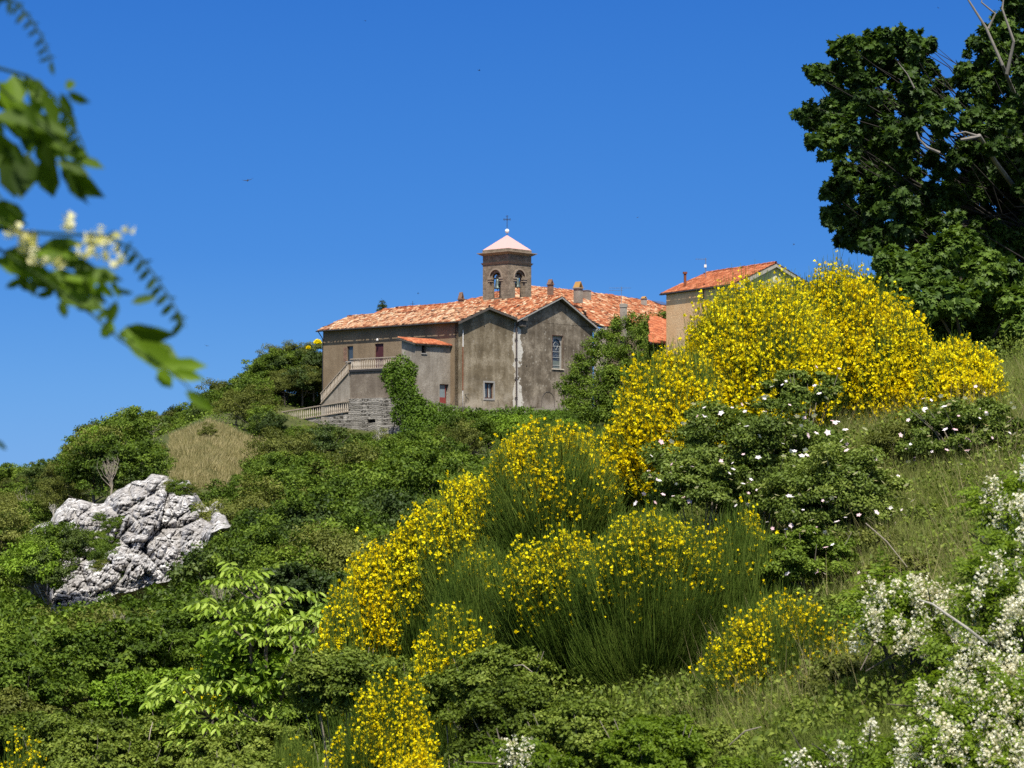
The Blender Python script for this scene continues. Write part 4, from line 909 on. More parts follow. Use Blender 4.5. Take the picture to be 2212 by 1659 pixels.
# ================================================================== ROCK OUTCROP
def lerp_poly(x, pts):
    return np.interp(x, [p[0] for p in pts], [p[1] for p in pts])
def build_rock():
    # outline in picture terms, turned into a bulging body standing on the slope at 118..137 m
    nx, ny = 330, 250
    top = [(55,1200),(66,1150),(84,1135),(110,1125),(122,1100),(150,1078),(185,1080),(205,1088),(222,1085),(245,1062),(270,1050),(300,1040),(330,1023),(365,1026),(385,1040),(410,1040),(425,1065),(440,1090),(452,1092),(470,1080),(492,1100),(500,1130)]
    bot = [(55,1215),(100,1225),(112,1320),(150,1330),(205,1300),(260,1280),(330,1262),(400,1250),(430,1215),(460,1150),(500,1135)]
    PXs = np.linspace(50, 505, nx); V_ = np.linspace(0, 1, ny)
    tp = lerp_poly(PXs, top)[:,None]; bt = lerp_poly(PXs, bot)[:,None]
    PY = tp + (bt-tp)*V_[None,:]; PX = np.repeat(PXs[:,None], ny, 1)
    PX = PX + (_vnoise(PX, PY, 22, 9)-.5)*8; PY = PY + (_vnoise(PX+300, PY, 18, 8)-.5)*8
    # blocks: jittered cells, each a tilted plane; cracks between
    sx = PX + .45*(PY-1150); sy = PY*1.0 - .15*PX
    def cells(s, seed):
        r2 = np.random.default_rng(seed); gx0, gy0 = sx.min()-2*s, sy.min()-2*s
        n1 = int((sx.max()-gx0)/s)+3; n2 = int((sy.max()-gy0)/s)+3
        jx = r2.random((n1,n2)); jy = r2.random((n1,n2)); hh = r2.random((n1,n2)); ta = r2.normal(size=(n1,n2)); tb = r2.normal(size=(n1,n2))
        ci = ((sx-gx0)/s).astype(int); cj = ((sy-gy0)/s).astype(int)
        d1 = np.full(sx.shape, 1e9); d2 = d1.copy(); H = np.zeros(sx.shape); A = H.copy(); B = H.copy()
        for di in (-1,0,1):
            for dj in (-1,0,1):
                a = np.clip(ci+di,0,n1-1); b = np.clip(cj+dj,0,n2-1)
                cx = gx0+(a+jx[a,b])*s; cy = gy0+(b+jy[a,b])*s; d = np.hypot((sx-cx), (sy-cy)*.8)
                new = d < d1
                d2 = np.where(new, d1, np.minimum(d2, d)); A = np.where(new, ta[a,b]*(sx-cx)/s, A); B = np.where(new, tb[a,b]*(sy-cy)/s, B); H = np.where(new, hh[a,b], H); d1 = np.where(new, d, d1)
        edge = np.clip((d2-d1)/s*4.0, 0, 1)
        return H + .45*A + .45*B, edge
    H1, e1 = cells(85, 3); H2, e2 = cells(34, 5); H3, e3 = cells(12, 6)
    u = (PX-280)/225; prof = np.sqrt(np.clip(1-u*u,0,1))
    Yd = 137 - 21*V_[None,:] - 1.0*prof*np.sin(V_*PI)[None,:]
    rg = lambda a_, b_, s_, k_: 1-2*np.abs(_vnoise(a_, b_, s_, k_)-.5)
    fr = (_vnoise(PX, PY, 14, 21)-.5)*.6 - (rg(sx, sy*.30, 9, 22)**5)*.75 - (rg(sx*.35, sy, 11, 25)**6)*.6 + (_vnoise(sx, sy*.4, 3.5, 23)-.5)*.28 - (rg(sx, sy*.5, 4, 26)**4)*.25
    out_ = 1.9*H1 + .95*H2*(.5+.5*e1) + .45*H3 - 1.5*(1-e1)**1.5 - .75*(1-e2)**1.3 - .22*(1-e3) + fr
    # deep hollows
    for hx_, hy_, rx_, ry_, dp in ((245,1165,26,30,1.8),(300,1152,55,8,1.2),(215,1215,22,40,1.6),(180,1250,16,26,1.0),(350,1150,22,8,1.0)):
        out_ -= dp*np.exp(-(((PX-hx_)/rx_)**2+((PY-hy_)/ry_)**2))
    edgef = np.minimum(np.minimum(V_, 1-V_)[None,:]*6, np.minimum((PX-50),(505-PX))/40); edgef = np.clip(edgef, 0, 1)
    Yd = Yd - out_*(.25+.75*edgef) + (1-edgef)*1.0
    Z = (1032-PY)/KF*Yd; X = (PX-1106)/KF*Yd
    Vv = np.stack([X,Yd,Z],-1); I = np.arange(nx*ny).reshape(nx,ny)
    F = np.stack([I[:-1,:-1],I[:-1,1:],I[1:,1:],I[1:,:-1]],-1).reshape(-1,4)
    # back side so that the body is closed
    Bk = Vv.copy(); Bk[...,1] += 5.0; Bk[...,2] -= 2.5
    V2 = np.concatenate([Vv.reshape(-1,3), Bk.reshape(-1,3)]); off = nx*ny
    F2 = F[:,::-1]+off; rim = np.concatenate([I[0,:], I[1:,-1], I[-1,-2::-1], I[-2:0:-1,0]])
    R2 = np.roll(rim,-1); F3 = np.stack([rim, R2, R2+off, rim+off], -1)
    c = Vector((-23, 128, -4)); V2 = V2 - np.array(c)
    m, t = newmat('limestone'); o = objco(t)
    n1_ = noise(t, .45, 8, o, .65); n2_ = noise(t, 2.4, 8, o, .75)
    base = ramp(t, n2_, [(.38,(.10,.095,.09)),(.46,(.36,.345,.325)),(.54,(.66,.64,.61)),(.68,(.86,.84,.81))])
    base = mix(t, ramp(t, n1_, [(.44,(0,0,0)),(.56,(.7,.7,.7))]), base, (.30,.275,.25))
    mp = N(t,'Mapping'); mp.inputs['Scale'].default_value = (1.2,1.2,.18); t.links.new(o, mp.inputs[0])
    stn = noise(t, 1.6, 6, mp.outputs[0], .7); base = mix(t, ramp(t, stn, [(.52,(0,0,0)),(.60,(.75,.75,.75))]), base, (.14,.13,.12))
    vo = N(t,'TexVoronoi', Scale=1.6, feature='DISTANCE_TO_EDGE'); wv = N(t,'VectorMath',operation='ADD'); nn = N(t,'TexNoise', Scale=1.4, Detail=5); t.links.new(o, nn.inputs['Vector']); t.links.new(o, wv.inputs[0]); t.links.new(nn.outputs['Color'], wv.inputs[1]); t.links.new(wv.outputs[0], vo.inputs['Vector'])
    crk = ramp(t, vo.outputs['Distance'], [(.0,(1,1,1)),(.045,(0,0,0))]); base = mix(t, crk, base, (.07,.065,.06))
    princ(t, base, .95, n2_, .7, .10, spec=.1)
    ob = link('rock_outcrop', npmesh('rock_outcrop', V2, np.concatenate([F,F2,F3])), m, None, c)
    tag(ob, 'large cracked white limestone outcrop jutting from the bushes at left', 'rock')
build_rock()

# ================================================================== FAR VEGETATION (shared kinds, placed one by one)
random.seed(3)
def on_ground(px, Y): 
    x = (px-1106)/KF*Y; return Vector((x, Y, gz(x, Y)))
def kindof(ws): return random.choice(ws)
ALLM = ['round_mid','round_olive','tall_mid','tall_olive','spiky_mid','spiky_olive','round_dark']
# skyline trees on the left hill: crown tops follow the photo's contour
sky_c = [(-60,1010),(0,1002),(60,992),(110,988),(140,985),(160,930),(205,892),(240,892),(285,868),(330,872),(380,868),(420,862),(450,838),(480,806),(520,800),(545,765),(580,735),(630,722),(665,716),(700,735)]
px = -50
while px < 700:
    Y = 300 if px < 130 else 246
    ytop = float(lerp_poly(px, sky_c)) + random.uniform(-4, 8)
    x = (px-1106)/KF*Y; top = (1032-ytop)/KF*Y; sc = random.uniform(.85, 1.15)*(1.15 if Y > 250 else 1)
    k = kindof(['round_mid','round_olive','tall_mid','spiky_mid','round_dark','spiky_olive'])
    hh = KINDS[k][2]+KINDS[k][3][2]*1.2
    lab = 'leafy tree on the far left skyline beyond the rock' if px < 130 else 'leafy tree on the ridge line of the hill left of the church'
    place(k, (x, Y, top - hh*sc), sc, lab, 'tree', lab.replace('leafy tree','trees'), 'broadleaf_tree')
    if Y < 250:
        place('round_mid', (x+random.uniform(-1,1), Y-5, top-hh*sc-random.uniform(1.2,2.2)), sc, 'bushy tree just below the ridge left of the church', 'tree', 'bushy trees just below the ridge', 'broadleaf_tree')
        for dz_, yy_ in ((3.0,-7),(5.0,-11)):
            k2 = kindof(['round_olive','round_mid','spiky_mid','round_dark']); s2 = random.uniform(.8,1.1)
            place(k2, (x*(Y+yy_)/Y+random.uniform(-1,1), Y+yy_, top-KINDS[k2][2]*s2-KINDS[k2][3][2]*1.2*s2-dz_+1.5), s2, 'bushy tree just below the ridge left of the church', 'tree', 'bushy trees just below the ridge', 'broadleaf_tree')
    px += random.uniform(24, 38)*(1 if px > 130 else .8)
def avoid(px, py):
    if 372 < px < 565 and 925 < py < 1012 and (px-372)*.35 + py > 960: return True
    if px > 690 and py < 905: return True
    return False
def row(Y, x0, x1, step, lo, hi, kinds, lab, cat, grp, name='shrub', dz=0, test=None):
    px = x0
    while px < x1:
        p = on_ground(px+random.uniform(-.35,.35)*step, Y+random.uniform(-2.5,2.5)*Y/150); sc = random.uniform(lo*.8, hi*1.15)*(1.2 if random.random() < .2 else 1); k = kindof(kinds)
        toppy = 1032-(p.z+dz+(KINDS[k][2]+KINDS[k][3][2])*sc)/p.y*KF
        if 335 < px < 585 and 140 < p.y < 200 and toppy < 1006 and 'tiny' not in lab: px += step*.6; continue
        if not avoid(px, toppy+20) and (test is None or test(px, toppy)): place(k, (p.x,p.y,p.z+dz), sc, lab, cat, grp, name, random.uniform(.85,1.1))
        px += step*random.uniform(.8,1.2)
L1 = ('green shrub on the slope between the left ridge and the rock','shrub','shrubs on the slope above the rock')
for Y, st in ((228,36),(212,38),(198,40),(184,42),(172,44),(160,46),(149,50)):
    row(Y, -60, 150, st, .5, .75, ['round_mid','round_olive','spiky_mid','round_dark'], *L1, test=lambda a,b: b > 975)
    row(Y, 150, 330 if Y < 200 else 560, st, .75, 1.15, ALLM+['round_bright'], *L1, test=lambda a,b: b > float(lerp_poly(a, sky_c))+8)
L2 = ('shrub at the foot of the wing beside the ramp balustrade','shrub','shrubs left of the stair ramp')
def place_top(px, toppy, Y, sc, k, *a):
    x = (px-1106)/KF*Y; hh = (KINDS[k][2]+KINDS[k][3][2]*1.1)*sc; place(k, (x, Y, (1032-toppy)/KF*Y-hh), sc, *a)
for q_ in range(556, 700, 12): pass
for q_ in range(560, 880, 13):
    tp_ = float(lerp_poly(q_, [(560,905),(600,915),(690,918),(780,932),(870,938)])); k_ = kindof(['round_mid','spiky_mid','round_olive','round_dark'])
    place_top(q_+random.uniform(-5,5), tp_+random.uniform(-4,6), 209, random.uniform(.45,.6), k_, 'low bush hiding the foot of the stone wall','shrub','bushes at the foot of the stone wall')
    place_top(q_+random.uniform(-5,5), tp_+random.uniform(14,26), 205, random.uniform(.6,.8), kindof(['round_mid','round_olive','round_dark']), 'low bush hiding the foot of the stone wall','shrub','bushes at the foot of the stone wall')
row(222, 545, 600, 24, .45, .6, ['round_mid','spiky_olive','round_olive'], *L2, dz=-.2, test=lambda a,b: b > 870)
row(236, 590, 690, 30, .9, 1.15, ['spiky_olive','round_olive','tall_mid'], *L2)
L3 = ('dark green bush in the thicket below the stone wall','shrub','thicket below the stone wall')
for Y, st, lo, hi in ((204,30,.50,.70),(194,36,.6,.85),(183,40,.7,.95),(172,44,.8,1.05),(160,48,.85,1.1),(149,52,.9,1.2),(139,56,.95,1.2)):
    row(Y, 560 if Y > 165 else 500, 1010, st, lo, hi, ['round_mid','round_dark','spiky_mid','tall_mid','round_mid','round_olive','spiky_olive'], *L3, test=lambda a,b: not (600 < a < 880 and b < (905 if a < 700 else 922)))
row(188, 900, 1250, 36, .6, .85, ['round_bright','round_mid','round_bright'], 'bright green bush on the bank below the gables','shrub','bushes on the bank below the gables')
row(200, 1010, 1330, 34, .45, .6, ['round_mid','round_dark'], 'dark low bush at the foot of the ivy bank','shrub','bushes at the foot of the ivy bank')
row(112, 260, 480, 34, .35, .55, ['spiky_mid','round_mid','spiky_olive'], 'low shrub at the foot of the rock', 'shrub', 'low shrubs at the foot of the rock', test=lambda a,b: b > 1235)
row(106, 180, 560, 40, .5, .8, ['round_mid','round_dark','spiky_mid'], 'low shrub at the foot of the rock', 'shrub', 'low shrubs at the foot of the rock', test=lambda a,b: b > (1275 if a < 330 else 1215))
L4 = ('dense shrub on the valley side right of the rock','shrub','shrubs right of the rock')
for Y, st in ((129,58),(120,60),(111,64),(103,68),(95,72)):
    row(Y, 470, 950, st, .85, 1.15, ['round_mid','round_dark','spiky_mid','round_dark','tall_mid','round_olive'], *L4, test=lambda a,b: a > 480 or b > 1180)
row(148, 330, 560, 40, .55, .75, ['round_mid','spiky_mid','round_olive'], 'low shrub along the top edge of the rock','shrub','shrubs along the top of the rock')
row(140, -60, 60, 40, .8, 1.0, ALLM, 'shrub left of the rock','shrub','shrubs left of the rock')
row(126, -60, 30, 44, .8, 1.0, ['round_bright','round_mid','round_bright'], 'light green bush left of the rock','shrub','light green bushes left of the rock')
row(114, -60, 50, 50, .8, 1.1, ['round_bright','round_mid','round_dark'], 'leafy bush below the left end of the rock','shrub','bushes below the left end of the rock')
for (qx, qy, Y, sc, k) in ((128,1178,115,.62,'round_mid'),(155,1172,114,.40,'round_dark'),(98,1195,114,.7,'round_mid'),(105,1235,112,.6,'round_dark'),(70,1235,112,.7,'round_bright')):
    p = P(qx, qy, Y); place(k, (p.x,p.y,p.z-KINDS[k][2]*sc), sc, 'dense dark bush growing over the left shoulder of the rock', 'shrub', 'bushes over the left shoulder of the rock')
for Y, st, lo, hi in ((104,60,.7,.95),(94,66,.75,1.0),(84,72,.8,1.05),(75,80,.8,1.05),(67,88,.8,1.05)):
    row(Y, -80, 560, st, lo, hi, ['round_mid','round_dark','round_mid','spiky_mid','round_olive'], 'glossy green shrub in the hollow below the rock','shrub','shrubs in the hollow below the rock', test=lambda a,b: b > 1262)
for qx,qy,sc_ in ((400,1252,.5),(428,1225,.55),(452,1200,.55),(474,1178,.5),(492,1158,.5),(510,1140,.6),(250,1300,.5),(300,1285,.5),(350,1272,.5)): place_top(qx,qy,113,sc_,kindof(['spiky_mid','round_mid','round_dark']),'low shrub at the foot of the rock','shrub','low shrubs at the foot of the rock')
for qx in range(590,700,17): place_top(qx,float(lerp_poly(qx,sky_c))+55,241,.85,kindof(['round_mid','round_olive','tall_mid']),'tree crowding the left edge of the wing','tree','trees crowding the left edge of the wing')
# small plants rooted in the rock's cracks
for i,(qx,qy,w) in enumerate([(245,1140,.30),(225,1190,.42),(235,1215,.45),(222,1235,.35),(330,1100,.22),(390,1060,.34),(415,1060,.25),(372,1052,.30),(265,1128,.22),(310,1082,.16),(300,1230,.3),(345,1210,.16),(255,1262,.35),(405,1105,.2),(432,1180,.3),(188,1300,.35),(380,1222,.3),(330,1250,.35),(205,1165,.25),(215,1120,.22)]):
    Yq = 139-17*((qy-1040)/240)-3.2 if qy < 1240 else 119
    p = P(qx, qy, max(Yq,118)); k = random.choice(['spiky_mid','round_mid','spiky_olive'])
    place(k, (p.x,p.y,p.z-KINDS[k][2]*w), w, 'small tuft of greenery growing in a crack of the white rock', 'plant', 'plants in the cracks of the rock', 'rock_plant')

for q_ in range(552, 700, 13): place_top(q_, float(lerp_poly(q_,[(550,862),(620,850),(690,838)]))+random.uniform(-5,5), 238, random.uniform(.55,.75), kindof(['round_mid','round_olive','spiky_olive']), 'shrub standing behind the ramp balustrade','shrub','shrubs behind the ramp balustrade')
# a filling of low leaves over the hill so that no bare soil shows between the shrubs
def carpet(name, n, pxr, Yr, L, mt, h=.8, tmpl=T_KITE, aspect=.6, test=None, label='', upright=.5):
    px_ = rng.uniform(*pxr, n); Y = np.exp(rng.uniform(math.log(Yr[0]), math.log(Yr[1]), n)); x = (px_-1106)/KF*Y; z = ground(x, Y)
    if test is not None: k = test(px_, Y, x, z); px_, Y, x, z = px_[k], Y[k], x[k], z[k]; n = len(x)
    bump = _vnoise(x, Y, 1.6*h, 31)*.8+_vnoise(x, Y, .5*h, 32)*.4
    z = z + h*bump*rng.random(n)**.35
    nr_ = nrm(np.array([0,-.25,.7])+rng.normal(size=(n,3))*.5); ax = rng.normal(size=(n,3)); ax[:,2] += upright
    LL = L*(.6+.8*rng.random(n))*(Y/np.mean(Y))**.0
    ob = link(name, leafmesh(name, np.stack([x,Y,z],1), ax, nr_, LL, LL*aspect, tmpl), MAT[mt]); ob['kind'] = 'stuff'; ob['label'] = label; ob['category'] = 'ground cover'
    return ob
carpet('undergrowth', 60000, (-150,1350), (62,235),   .2, 'leaf_mid', .9, test=lambda p,Y,x,z: ~((p>330)&(p<600)&(Y>150)&(Y<198)) & ~((p>40)&(p<510)&(Y>106)&(Y<145)) & ~((Y>207)&(p>690)), label='low green undergrowth covering the valley side')
# dry grass patch
def blades(name, n, pxr, Yr, L, Wd, mt, label, test=None, lean=.35, kind='stuff', cat='grass'):
    px_ = rng.uniform(*pxr, n); Y = rng.uniform(*Yr, n); x = (px_-1106)/KF*Y; z = ground(x, Y)
    if test is not None: k = test(px_, Y, x, z); Y, x, z = Y[k], x[k], z[k]; n = len(x)
    nz = _vnoise(x, Y, .5*L*3, 55); ax = np.stack([rng.normal(size=n)*lean+(nz-.5)*.8, rng.normal(size=n)*lean, np.ones(n)], 1)
    LL = L*(.45+.9*rng.random(n))*(.6+.7*nz); nr_ = nrm(np.stack([rng.normal(size=n)*.6, -np.ones(n), rng.normal(size=n)*.3],1))
    ob = link(name, leafmesh(name, np.stack([x,Y,z-.02],1), ax, nr_, LL, Wd*(.6+.8*rng.random(n)), T_BLADE, np.clip(.5*nz+.5*rng.random(n),0,1)), MAT[mt]); tag(ob, label, cat, kind=kind); return ob
blades('dry_grass', 26000, (368,590), (152,197), .6, .08, 'grass_dry', 'tan dry grass patch on the slope left of the stair', lean=.4)
row(176, 360, 470, 60, .25, .35, ['spiky_mid','spiky_olive'], 'tiny bush in the dry grass patch','shrub','tiny bushes in the dry grass')

# ================================================================== IVY, CHURCH-SIDE TREES
def blob(name, spheres, n, L, mt, label, cat, tmpl=T_KITE, aspect=.75, parent=None, droop=.5, up=.4, face=None):
    """foliage hugging a list of (px,py,Y,r_px[,flatY]) lumps"""
    c = np.array([list(P(s_[0],s_[1],s_[2])) for s_ in spheres]); r = np.array([s_[3]*M(s_[2]) for s_ in spheres]); fl = np.array([s_[4] if len(s_) > 4 else 1 for s_ in spheres])
    w = r**2; w /= w.sum(); idx = rng.choice(len(c), n, p=w)
    d = rdir(n); d[:,1] = -np.abs(d[:,1])*np.where(rng.random(n)<.85,1,-1); rad = r[idx]*(.72+.33*rng.random(n)); pos = c[idx]+d*rad[:,None]*np.stack([np.ones(n),fl[idx],np.ones(n)],1)
    pos += rng.normal(size=(n,3))*L*.4
    keep = np.ones(n, bool); org = Vector(c.mean(0)); org = np.array(org)
    nr_ = nrm(d*(1-up)+np.array([0,-.2,1])*up+rng.normal(size=(n,3))*.3); ax = rng.normal(size=(n,3))*.7; ax[:,2] -= droop
    LL = L*(.6+.7*rng.random(n)); tone = _vnoise(pos[:,0]*1.0, pos[:,2]+pos[:,1], L*4, 77)
    me = leafmesh(name, pos-org, ax, nr_, LL, LL*aspect, tmpl, np.clip(.5*rng.random(n)+.6*tone-.05,0,1))
    return me, Vector(org)
iv = []
for s_ in [(868,788,213.5,22,.5),(885,800,212.5,18,.5),(850,800,214.5,22,.5),(838,812,215.5,16,.5),(872,815,212.5,24,.5),(852,830,213.5,22,.6),(880,835,212,22,.5),(862,850,213,22,.6),(888,858,211.5,22,.6),(875,872,211.5,24,.8),(900,874,211.5,22,.8),(868,895,212,24,1),(893,897,211,26,1),(918,885,211.5,22,1),(925,905,211,28,1),(948,893,212,24,1),(955,915,211.5,28,1),(975,897,213,22,1),(985,918,212.5,28,1),(1005,900,214,22,1),(1015,920,214,28,1),(1035,902,216,20,1),(1045,920,216,28,1),(890,925,210,26,1),(925,935,210,28,1),(965,942,210,28,1),(1000,948,211,28,1),*[(q_,899+4*math.sin(q_),211.5,18,1) for q_ in range(1045,1330,18)],*[(q_,920+5*math.sin(q_*2),210,26,1) for q_ in range(1050,1340,24)],*[(q_,945+5*math.sin(q_*2),208,26,1) for q_ in range(1030,1340,26)]]: iv.append(s_)
me, org = blob('ivy_leaves', iv, 62000, .21, 'leaf_ivy', '', '')
me.materials.append(MAT['leaf_ivy']); e = thing('ivy', 'thick green ivy climbing the annex wall and covering the bank below the gables', 'ivy', org); link('leaves', me, None, e)
b = MB()
for i in range(14):
    q = P(random.uniform(845,1040), 940, 213)-org; q2 = P(random.uniform(860,1020), random.uniform(850,905), 213)-org; b.tube([q, q.lerp(q2,.5)+Vector((random.uniform(-.4,.4),0,0)), q2], [.06,.05,.02], 5)
b.build('ivy_stem', MAT['bark'], e)

def tree_from_lumps(name, label, cat, base, lumps, n, L, mt, tmpl=T_KITE, aspect=.6, trunk_r=.2, barkm='bark', limb_every=1, group=None, inner=.35, droop=.3, up=.5, flatz=.6, limbr=.35, spread=.4, blobr=.5, topo=None):
    """tree whose crown is a set of leaf clumps at given points, each joined to the trunk by a limb"""
    base = Vector(base); e = thing(name, label, cat, base, group=group)
    c = np.array([list(P(l_[0],l_[1],l_[2])) for l_ in lumps]); r = np.array([l_[3]*M(l_[2]) for l_ in lumps])
    ctr = c.mean(0); w = r**1.9; w /= w.sum(); idx = rng.choice(len(c), n, p=w)
    d = rdir(n); rr = rng.random(n)**inner; d2 = d.copy(); d2[:,2] *= np.where(d2[:,2]>0, 1, .8)*flatz/.6*.8
    # sub-clumps inside each lump give an uneven outline and gaps
    nsub = 12; sub = rdir(len(c)*nsub).reshape(len(c),nsub,3)*(.55+spread*rng.random((len(c),nsub,1))); si = rng.integers(0,nsub,n)
    pos = c[idx] + r[idx][:,None]*(sub[idx,si]*.88 + d2*rr[:,None]*blobr)
    od = nrm(sub[idx,si]+d*.8)
    nr_ = nrm(od*(1-up)+np.array([0,0,1.])*up+rng.normal(size=(n,3))*.42); ax = rng.normal(size=(n,3))+od*.5; ax[:,2] -= droop; ax = nrm(ax-(ax*nr_).sum(1,keepdims=True)*nr_*.8)
    LL = L*(.6+.7*rng.random(n)); tone = rng.random((len(c),nsub))
    me = leafmesh('crown', pos-np.array(base), ax, nr_, LL, LL*aspect, tmpl, np.clip(.6*rng.random(n)+.4*tone[idx,si],0,1)); link('crown', me, MAT[mt], e)
    b = MB(); top = Vector(topo if topo is not None else ctr)-base; k = [Vector((0,0,-.6)), top*.35*Vector((1,1,1)).length/1.732, top*.7, top]; k[1] = Vector((top.x*.2,top.y*.2,top.z*.4)); k[2] = Vector((top.x*.6,top.y*.6,top.z*.75))
    b.tube(k, [trunk_r,trunk_r*.8,trunk_r*.6,trunk_r*.3], 8); b.build('trunk', MAT[barkm], e)
    lb = MB()
    for i in range(0, len(c), limb_every):
        q = Vector(c[i])-base; t = min(max((q.z/top.z)-.35, .25), .95); s_ = k[1].lerp(k[2], min(1, t*1.2)) if t < .8 else k[2].lerp(k[3], .3)
        ll_ = (q-s_).length; jj = lambda k_: Vector((random.uniform(-k_,k_),random.uniform(-k_,k_),random.uniform(-k_,k_)))*ll_; mid = s_.lerp(q, .55)+Vector((0,0,-.12*ll_))+jj(.07); lb.tube([s_, s_.lerp(mid,.5)+jj(.07), mid, mid.lerp(q,.6)+jj(.05), q], [trunk_r*limbr, trunk_r*limbr*.8, trunk_r*limbr*.6, trunk_r*limbr*.35, trunk_r*limbr*.12], 5)
    lb.build('limb', MAT[barkm], e); return e
lum = [(1225,830,205,26),(1245,800,205,26),(1265,775,205,24),(1290,765,206,24),(1280,740,207,20),(1300,720,207,18),(1320,705,207,22),(1345,695,207,20),(1370,685,207,20),(1400,690,206,26),(1430,690,206,24),(1455,695,206,24),(1480,700,205,22),(1495,715,205,18),(1330,740,205,28),(1365,725,205,28),(1400,725,204,30),(1440,730,204,28),(1475,735,203,26),(1235,850,203,26),(1270,830,203,30),(1300,800,203,30),(1330,780,203,30),(1360,765,203,28),(1255,868,202,24),(1290,860,202,28),(1320,835,202,26),(1400,760,202,24)]
tree_from_lumps('holm_oak', 'dark evergreen tree in front of the right end of the church', 'tree', P(1340,905,204), [(a,b_+6,c,r_*1.15) for a,b_,c,r_ in lum]+[(q_,860+8*math.sin(q_),202,30) for q_ in range(1300,1520,26)]+[(q_,815+8*math.sin(q_*3),202,30) for q_ in range(1330,1520,26)]+[(q_,770,202,28) for q_ in range(1420,1540,24)]+[(q_,735,203,24) for q_ in range(1470,1530,22)]+[(q_,895,201,28) for q_ in range(1240,1500,26)], 95000, .19, 'leaf_mid', trunk_r=.16, inner=.6, barkm='bark_dark')
# cedar top behind the wing roof
cb = P(828, 745, 262); e = thing('cedar_tree', 'dark drooping cedar top showing behind the wing roof', 'tree', cb)
cp = MB(); ctop = P(826, 650, 262)-cb; cp.tube([(0,0,-8),(0,0,ctop.z*.6),(ctop.x,0,ctop.z-.1)], [.3,.14,.04], 6); cp.build('trunk', MAT['bark'], e)
n = 5200; tz_ = rng.random(n)**.7; ang = rng.uniform(0,2*PI,n); br = np.round(tz_*9)/9; rad = (.35+1.35*br)*rng.random(n); h = ctop.z - br*4.2 - .28*rad**1.5 + rng.normal(size=n)*.10; ang = np.round(ang/(2*PI)*7)/7*2*PI+rng.normal(size=n)*.25+br*5
pos = np.stack([ctop.x*(1-br)+rad*np.cos(ang), rad*np.sin(ang), h],1); ax = np.stack([np.cos(ang),np.sin(ang),-.9+0*ang],1)+rng.normal(size=(n,3))*.4
link('crown', leafmesh('crown', pos, ax, rdir(n), .30, .035, T_KITE), MAT['leaf_dark'], e)
# far broom bushes up on the hill
def farbroom(px, py, Y, r, label):
    p = P(px, py, Y); e = thing('broom_bush', label, 'broom', p, group=None); n = 1500; d = rdir(n); d[:,2] = np.abs(d[:,2]); R_ = r*M(Y)
    link('flowers', leafmesh('flowers', d*R_*(.6+.45*rng.random((n,1))), rdir(n), rdir(n), .14, .12), MAT['yellow'], e); link('stems', leafmesh('stems', d*R_*.3, d, rdir(n), R_*.75, .05, T_BLADE), MAT['stem_green'], e)
farbroom(686, 742, 234, 8, 'small yellow broom against the left edge of the wing wall'); farbroom(666,752,234,3.5,'tiny yellow broom tuft among the trees left of the wing')

# bare tree beside the rock, and dead twigs
def bare_tree(px, pyb, pyt, Y, label, spread=.35, n=26, name='bare_tree', r=.10, mt='bark_pale'):
    b_ = P(px, pyb, Y); h = (pyb-pyt)*M(Y); e = thing(name, label, 'tree', b_); b = MB(); b.tube([(0,0,-.4),(.05*h,0,h*.3),(0,0,h*.6)], [r,r*.8,r*.5], 6); b.build('trunk', MAT[mt], e)
    b = MB()
    for i in range(n):
        z0_ = random.uniform(.2,.6)*h; a = random.uniform(0,2*PI); z1_ = random.uniform(.65,1.0)*h; w_ = spread*h*random.uniform(.2,1)
        p0 = Vector((0,0,z0_)); p1 = Vector((math.cos(a)*w_,math.sin(a)*w_,z1_)); md = p0.lerp(p1,.45)+Vector((math.cos(a)*w_*.2,0,0)); b.tube([p0,md,p1],[r*.4,r*.25,r*.08],4)
        for j in range(2):
            q = md.lerp(p1,random.random()); b.tube([q,q+Vector((random.uniform(-.12,.12)*h,random.uniform(-.1,.1)*h,random.uniform(.05,.18)*h))],[r*.2,r*.06],3)
    b.build('branches', MAT[mt], e); return e
bare_tree(238,1072,985,138,'bare leafless tree standing behind the top of the rock', r=.07, mt='wood_dry')
bare_tree(820,1000,915,196,'bleached dead tree in the thicket below the stone wall', .25, 14, r=.09)
bare_tree(115,1125,1085,128,'small leafless sapling above the left end of the rock', .4, 12, r=.05)
bare_tree(620,1240,1165,108,'pale dead tree half buried in the thicket right of the rock', .3, 14, r=.07)

for i_,(a_,b1_,c_,Y_,l_) in enumerate([(700,1010,960,186,'small dead bush among the shrubs under the stone wall'),(905,1130,1070,150,'grey leafless bush deep in the middle thicket'),(560,1160,1100,128,'leafless grey shrub right of the rock'),(760,1230,1175,110,'dry twiggy shrub above the lowest yellow brooms'),(330,940,905,226,'bare twiggy treetop on the ridge above the dry grass'),(470,1330,1270,86,'dead branches standing in the hollow behind the walnut sapling'),(250,1390,1330,66,'dead branches standing in the dark hollow below the rock'),(60,1110,1060,150,'bare sapling at the far left above the light bushes')]): bare_tree(a_, b1_+14, c_-6, Y_, l_, .5, 22, r=.04, mt='wood_dry')

